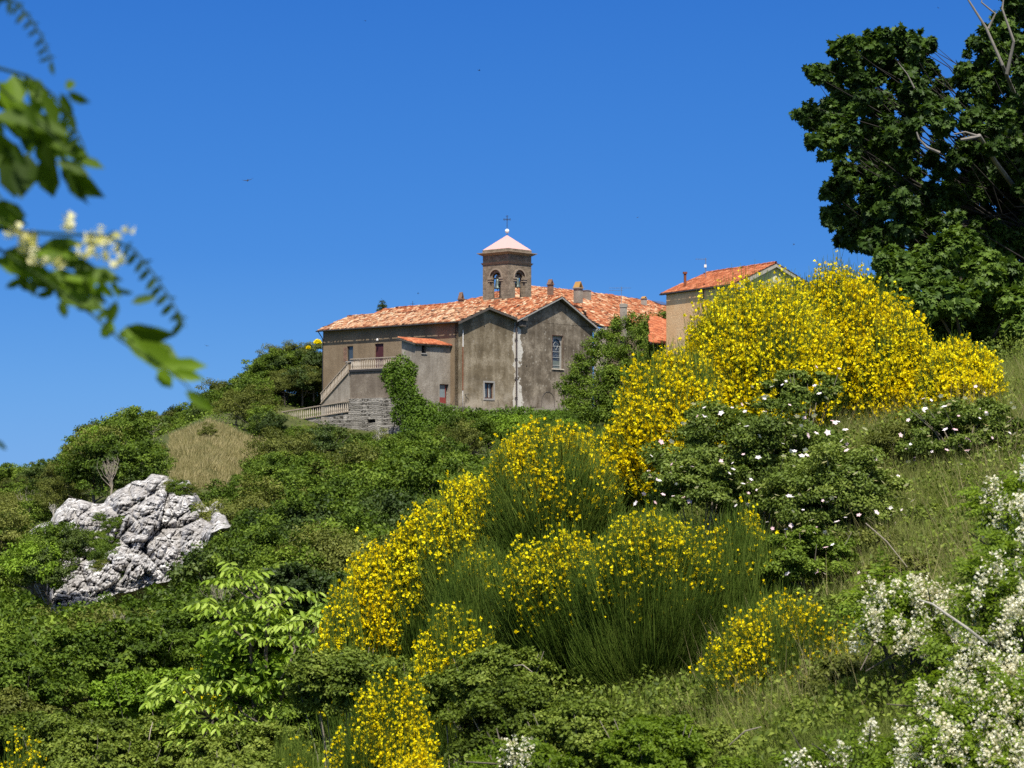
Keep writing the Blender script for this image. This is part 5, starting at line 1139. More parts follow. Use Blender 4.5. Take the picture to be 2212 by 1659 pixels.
# ================================================================== BROOM (near)
def broom(name, label, px, pyb, Y, hw, hpx, nst, fdens, group, depth=.8, flen=.55, lean=(0,0), patch=.5, lowcut=0.0, seg=.8, fsize=.026, skyward=.35, lump=.22, stemlen=.62, mt='stem_green', seed=0, cutf=None):
    b0 = P(px, pyb, Y); rx = hw*M(Y); rh = hpx*M(Y); zg_ = min(gz(b0.x,b0.y), b0.z); rh += b0.z-zg_; b0.z = zg_; ry = rx*depth
    e = thing('broom_bush', label, 'broom', b0, group=group)
    d = rdir(nst*3); d = d[d[:,2] > -.55][:nst]; n = len(d)
    lum_ = 1 - lump*_vnoise(d[:,0]*3.2+seed, d[:,1]*3.2+d[:,2]*3, 1.0, 5+seed) + .05*rng.normal(size=n)
    fill = .5+.5*rng.random(n)**.55
    tip = d*np.array([rx,ry,rh*.58])*(lum_*fill)[:,None]; tip[:,2] += rh*.44
    tip[:,0] += lean[0]*tip[:,2]; tip[:,1] += lean[1]*tip[:,2]; tip[:,2] = np.maximum(tip[:,2], .06*rh)
    Lt = np.linalg.norm(tip, axis=1); L = np.minimum(Lt*.6, stemlen*(.7+.6*rng.random(n))*min(rh,1.6))
    rad_ = tip/Lt[:,None]
    upv = nrm(rad_*np.array([.7,.7,.6]) + np.array([0,0,skyward]) + rng.normal(size=(n,3))*.20)
    p1 = tip - upv*L[:,None]*.6 + rng.normal(size=(n,3))*(.05*L)[:,None]
    p0 = tip - rad_*L[:,None] + rng.normal(size=(n,3))*.03; p0[:,2] = np.maximum(p0[:,2]-.08*L, -.1)
    ts = np.linspace(0,1,5)[None,:,None]; path = (1-ts)**2*p0[:,None]+2*ts*(1-ts)*p1[:,None]+ts**2*tip[:,None]
    rd = np.repeat(np.linspace(.75,.30,5)[None], n, 0)*(.8+.5*rng.random((n,1)))*M(Y)
    link('stems', tubes('stems', path, rd, 3), MAT[mt], e)
    # woody base
    b = MB()
    for i in range(22):
        dd_ = Vector(rdir(1)[0]); dd_.z = abs(dd_.z)+.15; q = Vector((dd_.x*rx, dd_.y*ry, dd_.z*rh))*.62; b.tube([(dd_.x*.25*rx,dd_.y*.25*ry,-.15), q*.45+Vector((0,0,-.05*rh)), q*.75, q], [.014,.010,.007,.003], 5)
    b.build('woody_base', MAT['bark'], e)
    # flowers along the upper part of the stems
    pn = _vnoise(tip[:,0]/max(rx,.1)*3.2+seed*3, (tip[:,2]/rh+tip[:,1]/rx*.6)*3.2, 1.0, 91+seed)
    prob = np.clip((pn-patch)*2.4+.45, 0, .92)*np.clip((tip[:,2]/rh-lowcut)*4, 0, 1)
    if cutf is not None: prob = prob*cutf(tip[:,0]/rx, tip[:,1]/ry, tip[:,2]/rh)
    nf = (rng.random(n) < prob)*rng.poisson(fdens*1.15, n); idx = np.repeat(np.arange(n), nf); m_ = len(idx)
    t = .96-flen*rng.random(m_)**1.1; tt = t[:,None]
    fp = (1-tt)**2*p0[idx]+2*tt*(1-tt)*p1[idx]+tt**2*tip[idx] + rng.normal(size=(m_,3))*.010
    fa = nrm(rng.normal(size=(m_,3))*.8+np.array([0,-.35,.2])); fs = 5.9*M(Y)*(.6+.7*rng.random(m_))
    link('flowers', leafmesh('flowers', fp, fa, rdir(m_), fs, fs, T_FLOW), MAT['yellow'], e)
    return e
GB = 'yellow flowering broom bushes on the near slope'
broom('a','tallest and widest yellow broom, against the sky at right',1795,985,17.0,250,440,16500,5.5,GB,patch=.20,lowcut=.22,seed=1,lump=.30,stemlen=.5,skyward=.7)
broom('b','yellow broom at the left shoulder of the tallest one',1640,1010,16.4,195,450,12500,5.0,GB,patch=.20,lowcut=.2,seed=2,lump=.2,stemlen=.5,skyward=.7)
broom('b2','yellow broom hanging in front of the dark oak',1450,1045,15.8,145,330,7500,4.5,GB,patch=.22,lowcut=.12,seed=12,stemlen=.5,skyward=.6)
broom('b3','yellow broom filling the right shoulder of the tallest one',1930,985,16.6,115,340,6200,5,GB,patch=.22,lowcut=.2,seed=22,stemlen=.5,skyward=.7)
broom('c','loose yellow broom under the shade of the big right tree',2075,975,16.2,125,270,5400,5.0,GB,patch=.26,lowcut=.25,seed=3,stemlen=.6,lump=.35)
LFT = lambda k_, m_: (lambda x_, y_, z_: np.clip(k_-m_*x_, 0, 1))
broom('d','tall green and yellow broom directly below the church gables',1185,1250,15.2,190,365,11000,4.2,GB,patch=.26,lowcut=.48,seed=4,stemlen=.6,cutf=LFT(.85,.6))
broom('d2','upright yellow broom touching the foot of the right gable',1290,1140,16.0,100,250,4000,3.6,GB,patch=.30,lowcut=.3,seed=14,stemlen=.6,skyward=.8)
broom('d3','yellow crested broom between the tall one and the bright row',1020,1290,15.4,135,310,7000,4.8,GB,patch=.16,lowcut=.52,seed=24,stemlen=.55,cutf=LFT(.9,.7))
broom('e','bright yellow broom left of the large green one',915,1320,15.6,110,255,6000,5.2,GB,patch=.12,lowcut=.48,seed=5,stemlen=.5,cutf=LFT(1.0,.6))
broom('e2','dense yellow broom stepping down towards the thicket',815,1350,15.6,95,205,4800,5.2,GB,patch=.12,lowcut=.42,seed=6,stemlen=.5,cutf=LFT(1.0,.5))
broom('e3','lowest yellow broom of the row beside the walnut sapling',735,1350,15.2,62,140,2000,3.0,GB,patch=.36,lowcut=.30,seed=16,stemlen=.5)
broom('f','huge green broom with sparse flowers in the middle of the slope',1400,1540,12.2,235,500,20000,2.4,GB,patch=.26,lowcut=.60,seed=7,lump=.42,stemlen=.62,skyward=.7)
broom('fa','left arm of green broom with a yellow crest leaning towards the thicket',1270,1500,12.5,205,410,15000,2.8,GB,patch=.24,lowcut=.55,seed=27,lump=.45,stemlen=.6,skyward=.6,lean=(-.18,0))
broom('fb','green broom with yellow tips touching the low wild rose',1580,1500,12.3,175,440,13000,2.4,GB,patch=.28,lowcut=.58,seed=28,lump=.45,stemlen=.6,skyward=.7,lean=(.10,0))
broom('f2','dark green broom in shade below the bright yellow row',1060,1430,13.8,160,270,6000,1.3,GB,patch=.72,lowcut=.3,seed=17,stemlen=.6)
broom('g','green broom with scattered flowers beside the white locust',1670,1640,10.4,205,375,14000,2.0,GB,patch=.32,lowcut=.45,seed=8,stemlen=.7,lean=(.12,0))
broom('h','leggy broom with few flowers behind the bottom bush',985,1450,12.4,120,185,3600,2.4,GB,patch=.40,lowcut=.35,seed=9,stemlen=.7,skyward=1.0)
broom('i','round yellow broom at the bottom centre left',845,1720,9.8,150,300,12000,3.4,GB,patch=.28,lowcut=.22,seed=10,stemlen=.5,skyward=.9,lump=.35)
broom('j','bright yellow broom cut by the bottom edge of the view',905,1790,8.6,90,185,5600,8,GB,patch=.02,lowcut=.1,seed=11,stemlen=.45,skyward=.9)
broom('k','thin sparse broom in the bottom left corner',50,1720,11.0,80,190,2100,3.0,GB,patch=.25,lowcut=.2,seed=13,stemlen=.7,skyward=.9)
broom('l','distant sparse broom left of the walnut sapling',455,1455,24,75,80,1500,1.0,GB,patch=.42,lowcut=.2,seed=15,stemlen=.8)
broom('m','grassy green broom without many flowers under the walnut',640,1700,10.5,100,160,3200,.7,GB,patch=.6,lowcut=.2,seed=18,stemlen=.7,skyward=1.1)

# ================================================================== NEAR LEAFY BUSHES
ROSE_ME = [leafmesh('flower', np.zeros((1,3)), np.array([[1.,0,0]]), np.array([[0,-.6+.3*i,.7]]), 1.0, 1.0, T_ROSE, np.array([r_])) for i, r_ in enumerate((.05,.5,.75,.95))]
def bush(label, px, py, Y, rx, ry, n, L, mt, name='bramble_bush', cat='shrub', tmpl=T_KITE, aspect=.62, nclump=70, group=None, flowers=None, lump=.4, depth=.8, csize=None, twigs=14, up=.5):
    c = P(px, py, Y); rad = (rx*M(Y), rx*M(Y)*depth, ry*M(Y)); L = L if L > 1 else 9.0; n = int(n*2.6*(9.0/L)**1.5); L = L*M(Y); zb = gz(c.x, c.y); e = thing(name, label, cat, (c.x, c.y, zb), group=group)
    me = crown('foliage', rad, n, L, nclump=nclump, csize=csize or .215*min(rad[0],rad[2]*1.2), tmpl=tmpl, aspect=aspect, up=up, lump=lump, bottom=-.8); link('foliage', me, MAT[mt], e, (0,0,c.z-zb))
    b = MB(); hz = c.z-zb
    for i in range(twigs):
        a = random.uniform(0,2*PI); q = Vector((math.cos(a)*rad[0]*random.uniform(.2,1.0), math.sin(a)*rad[1]*random.uniform(.2,1), hz+rad[2]*random.uniform(-.1,.95)))
        m0 = q*.5+Vector((0,0,.12*rad[2])); b.tube([(random.uniform(-.1,.1),random.uniform(-.1,.1),-.15), m0, q], [.0055,.0038,.0015], 4)
    b.build('stem', MAT['wood_dry'], e)
    if flowers:
        nf, fm, fs = flowers; d = rdir(nf*4); d = d[(d[:,1] < -.1)&(d[:,2] > -.6)][:nf]; nf = len(d); pos = d*np.array(rad)*(.93+.22*rng.random((nf,1)))+np.array([0,0,hz]); pos += rng.normal(size=(nf,3))*.03
        for i in range(nf):
            o_ = link('flower', random.choice(ROSE_ME), MAT[fm], e, tuple(pos[i])); o_.scale = (13*M(Y)*random.uniform(.6,1.25),)*3; o_.rotation_euler = (random.uniform(-.6,.6),random.uniform(-.6,.6),random.uniform(-.9,.9))
    return e
bush('wild rose bush with white blossom below the tallest broom', 1640,1000,14.2,225,140,22000,7.5,'leaf_rose',name='rose_bush',cat='rose bush',flowers=(100,'rose_petal',.050),nclump=160)
bush('trailing wild rose right of the big green broom', 1800,1085,13.2,150,130,15000,7.5,'leaf_rose',name='rose_bush',cat='rose bush',flowers=(75,'rose_petal',.050),nclump=130)
bush('low wild rose with pink buds above the big green broom', 1505,1050,13.6,130,62,9000,7.5,'leaf_rose',name='rose_bush',cat='rose bush',flowers=(36,'rose_petal',.048),nclump=90)
bush('wild rose with many white flowers at the right edge', 2085,950,14.4,150,90,13000,7.5,'leaf_rose',name='rose_bush',cat='rose bush',flowers=(75,'rose_petal',.048),nclump=110)
bush('small rose scrub climbing up inside the tallest broom', 1735,845,15.4,90,45,3600,7.5,'leaf_rose',name='rose_bush',cat='rose bush',flowers=(14,'rose_petal',.045),nclump=50)
bush('shaded rose thicket at the right foot of the green broom', 1745,1215,12.2,105,80,8000,7.5,'leaf_mid',name='rose_bush',cat='rose bush',flowers=(10,'rose_petal',.048),nclump=70)
bush('silvery green shrub between the tallest broom and the grass', 1950,985,14.6,95,75,9000,.034,'leaf_olive',cat='shrub',name='shrub',tmpl=T_KITE,aspect=.25,nclump=90)
BR = [('leafy bramble hiding the foot of the walnut sapling',560,1640,15.4,150,80,13000,.04,'leaf_herb'),
('green weeds tangled under the right side of the walnut sapling',690,1560,15.6,110,75,9000,.04,'leaf_mid'),
('small herb mound high on the grassy right slope',2010,1120,13.0,70,28,2600,.03,'leaf_herb'),
('flat weedy tuft in the middle of the grassy right slope',1960,1230,11.8,90,30,3600,.03,'leaf_olive'),
('weedy mound at the right end of the grassy slope',2110,1060,13.6,90,32,3400,.03,'leaf_herb'),
('herb clump between the rose thicket and the locust',1850,1330,11.0,95,50,5000,.035,'leaf_herb'),
('low weeds beneath the locust spray by the dead branch',1960,1430,9.8,110,45,5000,.035,'leaf_herb'),
('tangle of weeds between the small broom and the bottom locust',1800,1560,9.4,130,60,7000,.035,'leaf_herb'),
('rough herb patch at the foot of the green broom with scattered flowers',1690,1600,9.6,120,45,5000,.035,'leaf_mid'),
('thick herb growth under the right side of the green broom',1560,1590,10.2,150,70,9000,.04,'leaf_herb'),
('herb mound below the green and yellow broom by the locust',1720,1640,9.2,150,60,9000,.04,'leaf_olive'),
('low leafy herbs along the bottom edge left of the locust',1640,1690,8.6,200,55,9000,.04,'leaf_locust'),
('fresh bramble along the bottom edge right of the bottom broom',1130,1680,8.8,150,70,9000,.04,'leaf_locust'),
('pale bramble at the left foot of the huge green broom',1010,1500,11.8,110,60,7000,.04,'leaf_herb'),
('bushy growth between the grass and the dead branch',1840,1500,9.6,110,75,8000,.04,'leaf_olive'),
('thick bramble behind the young grass on the right slope',1880,1190,12.6,90,50,5000,.04,'leaf_olive'),
('pale green bramble right of the walnut sapling',735,1470,12.2,120,80,11000,.045,'leaf_herb'),
('bramble in the hollow left of the green broom foot',1080,1470,11.4,115,75,11000,.042,'leaf_herb'),
('leafy bramble mound between the two bottom brooms',1120,1575,10.0,160,95,16000,.040,'leaf_herb'),
('sunlit bramble just right of the bottom broom',1270,1610,9.2,150,85,13000,.040,'leaf_herb'),
('fresh green herb clump under the dark hollow of the green broom',1420,1620,9.0,130,75,11000,.040,'leaf_locust'),
('olive bramble below the green broom with scattered flowers',1580,1640,9.2,140,70,11000,.036,'leaf_herb'),
('rounded bramble left of the bottom broom',650,1590,18.5,125,80,11000,.046,'leaf_herb'),
('broad bramble mound in the lower left',420,1620,19.5,170,85,15000,.055,'leaf_herb'),
('yellowish bramble in front of the shaded hollow at left',330,1510,26.0,150,60,12000,.085,'leaf_bright'),
('low bramble at the lower left edge behind the thin broom',120,1600,18.0,170,75,14000,.065,'leaf_herb'),
('dark leafy bush at the left edge above the bramble',30,1480,34.0,150,80,9000,.12,'leaf_mid'),
('dark bush in the hollow at the lower left',230,1420,40.0,190,80,12000,.14,'leaf_mid'),
('dark green bush behind the walnut sapling',470,1400,44.0,170,90,12000,.15,'leaf_mid'),
('shaded bush below the thicket behind the yellow row',640,1290,50.0,130,70,8000,.16,'leaf_dark'),
('light bush at the left frame edge above the bottom corner',15,1560,24.0,110,70,7000,.08,'leaf_olive'),
('bright bush at the bottom left of the walnut sapling',200,1650,13.0,160,80,13000,.045,'leaf_herb'),
('leafy weeds at the bottom edge below the walnut sapling',500,1690,10.0,150,60,10000,.040,'leaf_herb'),
('grass-green shrub under the spreading row of brooms',890,1480,12.6,110,60,8000,.04,'leaf_herb')]
for (lab,px_,py_,Y,rx_,ry_,n_,L_l,mt_) in BR: bush(lab,px_,py_,Y,rx_,ry_,int(n_*1.15),L_l,mt_,nclump=190,twigs=14,lump=.5)

# grass on the near slope
blades('meadow_grass', 190000, (1150,2500), (8.3,18.5), .24, .0036, 'grass_mix', 'tall seeding grass covering the near slope', lean=.45)
blades('dry_stalks', 9000, (1500,2500), (9.0,18), .36, .0045, 'grass_dry', 'dry seed stalks standing above the green grass', lean=.55)
blades('low_grass', 80000, (350,1700), (7.0,19), .20, .0045, 'leaf_herb', 'green grass between the brooms', lean=.55)
carpet('weeds', 200000, (-100,2400), (8.6,30), .026, 'leaf_herb', .36, label='low leafy weeds on the near slope')
carpet('valley_weeds', 60000, (-150,1250), (28,66), .11, 'leaf_mid', .8, label='low leafy scrub on the floor of the hollow')

# ================================================================== COMPOUND-LEAFED PLANTS
def pinnate(bases, dirs, ups, length, nl, ll, lw, droop=.25, jitter=.1):
    """arrays for leaflets of n compound leaves; returns pos, ax, nr, L, W and rachis paths"""
    n = len(bases); Ps=[];As=[];Ns=[];Ls=[];Ws=[];paths=[]
    side = nrm(np.cross(dirs, ups)); upn = nrm(np.cross(side, dirs)); length = np.broadcast_to(length,(n,))
    ts = np.linspace(.12,1,6)
    def at(t): return bases + dirs*(length*t)[:,None] + np.array([0,0,-1.])*(droop*length*t*t)[:,None]
    paths = np.stack([at(t) for t in np.linspace(0,1,5)],1)
    k = nl//2
    for j in range(k):
        t = .22+.70*j/max(k-1,1)
        for sg in (-1,1):
            b_ = at(t); a = nrm(side*sg*1.0+dirs*.45+np.array([0,0,-.25])+rng.normal(size=(n,3))*jitter*1.5)
            Ps.append(b_); As.append(a); Ns.append(nrm(upn+rng.normal(size=(n,3))*jitter*2)); s_ = ll*(.75+.35*math.sin(PI*(j+.8)/(k+.6)))*(.85+.3*rng.random(n)); Ls.append(s_); Ws.append(s_*lw)
    b_ = at(1.0); Ps.append(b_); As.append(nrm(dirs+np.array([0,0,-.4])+rng.normal(size=(n,3))*jitter)); Ns.append(upn); Ls.append(ll*np.ones(n)); Ws.append(ll*lw*np.ones(n))
    return np.concatenate(Ps),np.concatenate(As),np.concatenate(Ns),np.concatenate(Ls),np.concatenate(Ws),paths
def robinia(label, tips, rootp, nleaf, nrac, Y_ll=.0235, trunk=.03, grp='flowering locust shrubs at lower right', spread=1.0):
    root = Vector(rootp); e = thing('locust_shrub', label, 'shrub', root, group=grp); o = np.array(root)
    c = np.array([list(P(*t_[:3])) for t_ in tips]); r = np.array([t_[3]*M(t_[2]) for t_ in tips]); w = r/r.sum()
    nleaf = int(nleaf*2.6); nrac = int(nrac*.29); idx = rng.choice(len(c), nleaf, p=w); bs = c[idx]+rdir(nleaf)*r[idx][:,None]*(.2+.8*rng.random((nleaf,1)))
    dr_ = nrm(rng.normal(size=(nleaf,3))*np.array([1,.8,.35])+np.array([-.25,-.35,.12])); upv = nrm(np.array([0,-.35,1.])+rng.normal(size=(nleaf,3))*.3)
    p_,a_,n_,l_,w_,pa = pinnate(bs, dr_, upv, .125*(.7+.6*rng.random(nleaf)), 13, Y_ll, .48, .2)
    link('leaves', leafmesh('leaves', p_-o, a_, n_, l_, w_, T_OVAL), MAT['leaf_locust'], e)
    link('leaf_stalks', tubes('leaf_stalks', pa-o, np.full(pa.shape[:2], .0010), 3), MAT['stem_green'], e)
    idx = rng.choice(len(c), nrac, p=w); rd3 = rdir(nrac); rd3[:,1] = -np.abs(rd3[:,1]); rb = c[idx]+rd3*r[idx][:,None]*(.55+.6*rng.random((nrac,1)))+np.array([0,-.07,.06]); nfl = 60
    t = rng.random((nrac,nfl)); fp = rb[:,None]+np.stack([.012*rng.normal(size=t.shape), .012*rng.normal(size=t.shape)-.0, -.13*t],-1)+ (rdir(nrac)*np.array([.05,.05,.02]))[:,None]*t[...,None]
    fp = fp.reshape(-1,3)+rng.normal(size=(nrac*nfl,3))*.011; m_ = len(fp)
    link('flowers', leafmesh('flowers', fp-o, nrm(rng.normal(size=(m_,3))+np.array([0,-.4,-.2])), rdir(m_), .0115*(.7+.6*rng.random(m_)), .010, T_FLOW), MAT['white_petal'], e)
    b = MB()
    for q in c:
        q = Vector(q)-root; m1 = q*.5+Vector((random.uniform(-.1,.1),0,.10*q.length)); b.tube([(0,0,-.1), m1*.6, m1, q], [trunk,trunk*.7,trunk*.45,.004], 6)
        for j in range(3): d_ = Vector(rdir(1)[0])*.22; b.tube([m1.lerp(q,.3+.25*j), m1.lerp(q,.3+.25*j)+d_], [.006,.002], 4)
    b.build('branch', MAT['bark'], e); return e
robinia('white flowering locust spray left of the dead branch', [(1880,1300,9.2,38),(1930,1320,9.2,50),(1890,1345,9.1,38),(1975,1290,9.2,45),(2010,1330,9.1,40),(1960,1370,9.0,40),(1900,1260,9.3,30),(2035,1290,9.2,28)], P(2030,1640,9.3), 120, 95)
robinia('tall white locust branch down the right frame edge', [(2195,1060,9.5,35),(2160,1110,9.4,38),(2205,1130,9.3,40),(2180,1180,9.2,38),(2215,1210,9.1,40),(2130,1080,9.5,30),(2240,1030,9.5,40)], P(2320,1560,9.5), 130, 70)
robinia('dense white locust clump at the right below the dead branch', [(2130,1240,8.8,45),(2180,1270,8.7,45),(2120,1300,8.7,40),(2200,1330,8.6,45),(2150,1380,8.6,45),(2100,1425,8.6,50),(2060,1390,8.8,40),(2180,1440,8.5,45),(2110,1480,8.5,45)], P(2250,1780,8.7), 190, 150)
robinia('bottom right white locust filling the corner', [(2030,1500,8.4,45),(2080,1540,8.3,45),(2150,1530,8.2,50),(2200,1500,8.2,45),(2190,1590,8.1,50),(2100,1610,8.1,50),(2040,1590,8.2,45),(2150,1650,8.0,50),(2060,1650,8.1,50),(2210,1650,8.0,45)], P(2160,1900,8.3), 230, 165)
robinia('low white locust sprigs along the bottom edge', [(1960,1630,8.3,40),(1880,1610,8.4,35),(1800,1625,8.4,35),(1920,1660,8.2,40),(1740,1650,8.3,30)], P(1900,1900,8.4), 75, 52)
robinia('tiny white locust sprig at the bottom centre', [(1110,1615,8.6,20),(1125,1635,8.6,20)], P(1115,1860,8.7), 14, 12)
# walnut sapling
def walnut():
    root = P(560,1700,17.0); root.z = gz(root.x, root.y); e = thing('walnut_sapling', 'walnut sapling with long drooping light green leaves at lower left', 'tree', root); o = np.array(root)
    tips = [(510,1235),(545,1245),(490,1250),(590,1275),(455,1300),(480,1320),(530,1300),(560,1290),(610,1310),(640,1290),(580,1330),(530,1345),(620,1345),(660,1340),(700,1330),(715,1310),(690,1365),(650,1380),(600,1385),(550,1390),(505,1385),(470,1395),(570,1430),(620,1420),(680,1400),(710,1390),(530,1440),(480,1440),(430,1455),(390,1480),(365,1500),(415,1500),(460,1480),(500,1470),(550,1480),(600,1470),(440,1530),(490,1520),(540,1530),(420,1570),(460,1560),(510,1560),(400,1540),(430,1600),(470,1600),(560,1560),(600,1510),(640,1450),(690,1440),(455,1630)]
    B=[];D=[];br = MB()
    hubs = [(540,1380),(640,1390),(500,1500),(580,1300),(460,1540)]
    for t_ in tips:
        Yt = 17.0+random.uniform(-.35,.35); c = P(t_[0]+random.uniform(-6,6), t_[1]+random.uniform(-6,6), Yt)
        for j in range(5):
            a = random.uniform(0,2*PI); B.append(list(c)); D.append([math.cos(a)*1.0, math.sin(a)*.8-.25, random.uniform(.0,.55)])
        h = min(hubs, key=lambda q: (q[0]-t_[0])**2+(q[1]-t_[1])**2); H = P(h[0],h[1]+10,17.1)-root; q = c-root
        br.tube([H, H.lerp(q,.5)+Vector((0,0,-.03)), q], [.012,.008,.004], 5)
    for h in hubs:
        H = P(h[0],h[1]+10,17.1)-root; br.tube([(0,0,-.2), H*.5+Vector((0,0,.1)), H], [.03,.022,.012], 6)
    B=np.array(B); D=nrm(np.array(D)); n=len(B)
    p_,a_,n_,l_,w_,pa = pinnate(B, D, np.tile([0,-.1,1.],(n,1)), .215*(.7+.5*rng.random(n)), 7, .080, .40, .35, .12)
    a_ = nrm(a_+np.array([0,-.05,-.55])); link('leaves', leafmesh('leaves', p_-o, a_, n_, l_, w_, T_OVAL), MAT['leaf_walnut'], e)
    link('leaf_stalks', tubes('leaf_stalks', pa-o, np.full(pa.shape[:2], .0025), 3), MAT['stem_green'], e)
    br.build('branch', MAT['bark'], e)
    me = crown('inner_foliage', (140*M(17),.5,130*M(17)), 5000, .075, nclump=50, tmpl=T_OVAL, aspect=.5); link('inner_foliage', me, MAT['leaf_bright'], e, tuple(P(560,1460,17.4)-root))
walnut()

# ================================================================== RIGHT TREES
mp_l = [(1748,243,26),(1735,240,15),(1772,252,24),(1795,270,30),(1760,155,14),(1785,160,20),(1815,110,22),(1840,105,22),(1830,140,28),(1860,125,26),(1895,95,30),(1935,85,30),(1965,95,24),(1900,140,36),(1945,130,36),(1985,110,22),(2000,100,16),(1985,150,30),(1830,185,34),(1870,190,40),(1920,190,42),(1970,190,38),(1775,285,30),(1790,310,26),(1815,240,36),(1850,245,42),(1900,250,44),(1950,245,44),(2000,215,36),(2005,260,38),(1830,300,38),(1880,310,46),(1935,310,46),(1985,320,44),(2035,200,30),(2045,250,34),(1820,400,26),(1790,410,14),(1845,380,34),(1890,370,44),(1940,370,44),(1840,430,30),(1880,430,40),(1930,430,44),(1985,390,42),(1800,462,18),(1825,475,28),(1860,480,36),(1905,485,40),(1955,480,38),(1835,508,20),(1880,515,24),(1925,520,26),(2000,450,36),(2090,145,22),(2120,110,26),(2160,80,36),(2200,60,44),(2190,20,40),(2140,150,40),(2100,190,34),(2180,150,50),(2150,210,46),(2200,240,50),(2110,250,32),(2150,290,44),(2200,320,50),(2080,330,26),(2180,390,50),(2120,420,34),(2205,460,50),(2060,420,28),(2160,470,46),(2050,480,30),(2100,500,34),(2180,540,46),(1975,530,22),(2210,120,50),(2250,200,70),(2250,350,70),(2250,480,70),(2250,60,70)]
mp_l += [(1722,248,9),(1736,262,10),(1745,228,10),(1758,268,12),(1770,305,12),(1783,325,12),(1748,150,9),(1762,165,10),(1778,148,10),(1795,178,12),(1805,95,10),(1822,88,11),(1850,88,12),(1880,80,12),(1908,72,13),(1945,68,12),(1978,78,12),(2012,92,11),(1798,400,11),(1780,418,9),(1806,425,12),(1785,462,11),(1790,475,12),(1808,492,12),(1818,520,12),(1845,528,12),(1870,533,11),(1900,538,12),(1800,225,11),(1812,340,13),(1815,365,12),(2100,95,12),(2078,150,12),(2140,70,12)]
mp_l += [(2040,350,36),(2090,370,36),(2130,350,36),(2170,330,30),(2010,430,34),(2090,450,34),(2130,500,38),(2190,420,40),(2140,410,34),(2180,280,40),(2010,500,26),(2215,180,44),(2205,550,50),(2160,590,40)]
tree_from_lumps('maple_tree', 'big dark maple tree reaching in from the right frame edge', 'tree', P(2420,1000,27), [(a,b_,26+random.uniform(-1.4,1.4),r_*1.1) for a,b_,r_ in mp_l]+[(random.uniform(2060,2260),random.uniform(240,560),27.3,30) for _ in range(26)], 120000, .064, 'leaf_maple', T_MAPLE, .95, topo=P(2330,220,26.3), trunk_r=.24, spread=.75, blobr=.33, barkm='bark_dark', droop=.35, up=.45, inner=.5, limbr=.07)
lt = [(1905,560,22),(1935,555,26),(1965,575,32),(2000,560,30),(2040,535,34),(2070,520,30),(2100,540,34),(2130,560,34),(1930,600,32),(1970,620,40),(2020,600,44),(2070,590,46),(2120,600,44),(1960,660,38),(2010,660,46),(2060,650,48),(2110,660,46),(2150,640,40),(2180,600,40),(2200,660,46),(2000,710,36),(2050,710,42),(2100,720,42),(2150,700,44),(2190,730,44),(2210,780,40),(2160,770,36),(2110,770,36),(2240,700,60),(2240,840,50),(2190,830,36)]
tree_from_lumps('young_maple', 'lower bushy maple behind the right end of the brooms', 'tree', P(2110,960,22.5), [(a,b_,22+random.uniform(-.8,.8),r_) for a,b_,r_ in lt], 55000, .065, 'leaf_maple', T_MAPLE, .95, trunk_r=.12, droop=.35, up=.5, inner=.5, limbr=.3)
lt2 = [(1900,640,45),(1950,700,55),(2010,760,55),(2080,800,60),(2150,850,60),(2210,760,70),(2230,900,60),(2180,650,60),(2100,700,60)]
tree_from_lumps('shaded_tree', 'dark shaded tree standing behind the young maple', 'tree', P(2100,960,30), [(a,b_,29,r_) for a,b_,r_ in lt2], 26000, .12, 'leaf_dark', trunk_r=.18)
# bare dead limbs of the big maple
b = MB(); lb0 = P(2420,1000,27)
def limb(pts, r0, r1, m, par=None):
    ps = [P(a,b_,c) for a,b_,c in pts]; rr = np.linspace(r0,r1,len(ps)); b.tube(ps, list(rr), 7)
limb([(2240,250,26),(2190,200,25),(2165,140,24.6),(2130,60,24.6),(2095,5,24.6),(2080,-20,24.6)], .028, .007, None); limb([(2135,62,24.6),(2150,30,24.6),(2120,5,24.6),(2125,-15,24.6)], .016, .005, None); limb([(2175,160,24.6),(2190,90,24.5),(2165,20,24.5),(2170,-20,24.5)], .022,.006,None)
limb([(2030,330,24.4),(2002,318,24.4),(1985,300,24.4),(1980,285,24.4)], .018, .008, None); limb([(2240,470,26),(2150,350,25),(2115,293,24.4),(2090,300,24.4),(2075,302,24.4)], .032, .016, None); limb([(2110,293,24.4),(2085,285,24.4),(2060,290,24.4)], .014,.006,None); limb([(1975,190,24.6),(1960,160,24.6),(1940,135,24.6)], .010,.004,None)
me_o = b.build('dead_limbs', MAT['bark_limb']); mt_ = [o for o in bpy.data.objects if o.name.startswith('maple_tree')][0]
for v in me_o.data.vertices: v.co = v.co - mt_.location
me_o.parent = mt_
# fallen branch among the white locust
ps = [P(1985,1295,8.4),P(2015,1305,8.35),(P(2050,1330,8.3)),P(2090,1358,8.3),P(2130,1390,8.35)]; b = MB(); o_ = ps[0].copy(); b.tube([p-o_ for p in ps], [.0025,.004,.005,.006,.006], 7); tag(b.build('fallen_branch', MAT['bark_pale'], None, loc=o_), 'long bare dead branch lying across the white locust', 'branch')
for i,(a,b1,c,d_,Y,lab) in enumerate([(1110,1438,1150,1452,11.2,'pale dead stick under the leggy broom'),(1575,1610,1645,1570,9.0,'straight dry stick in the dark hollow of the green broom'),(150,1600,225,1690,13.2,'long dry cane leaning over the lower left brambles'),(330,1560,320,1610,14.2,'short bleached cane standing in the left bramble mound'),(1870,1130,1960,1225,11.5,'dry grey stalk lying on the grassy slope')]):
    p0, p1 = P(a,b1,Y), P(c,d_,Y*.99); b = MB(); b.tube([(0,0,0), (p1-p0)*.5+Vector((0,0,.02)), p1-p0], [.0025,.0035,.002], 6); tag(b.build('dry_stick', MAT['wood_dry'], None, loc=p0), lab, 'stick')

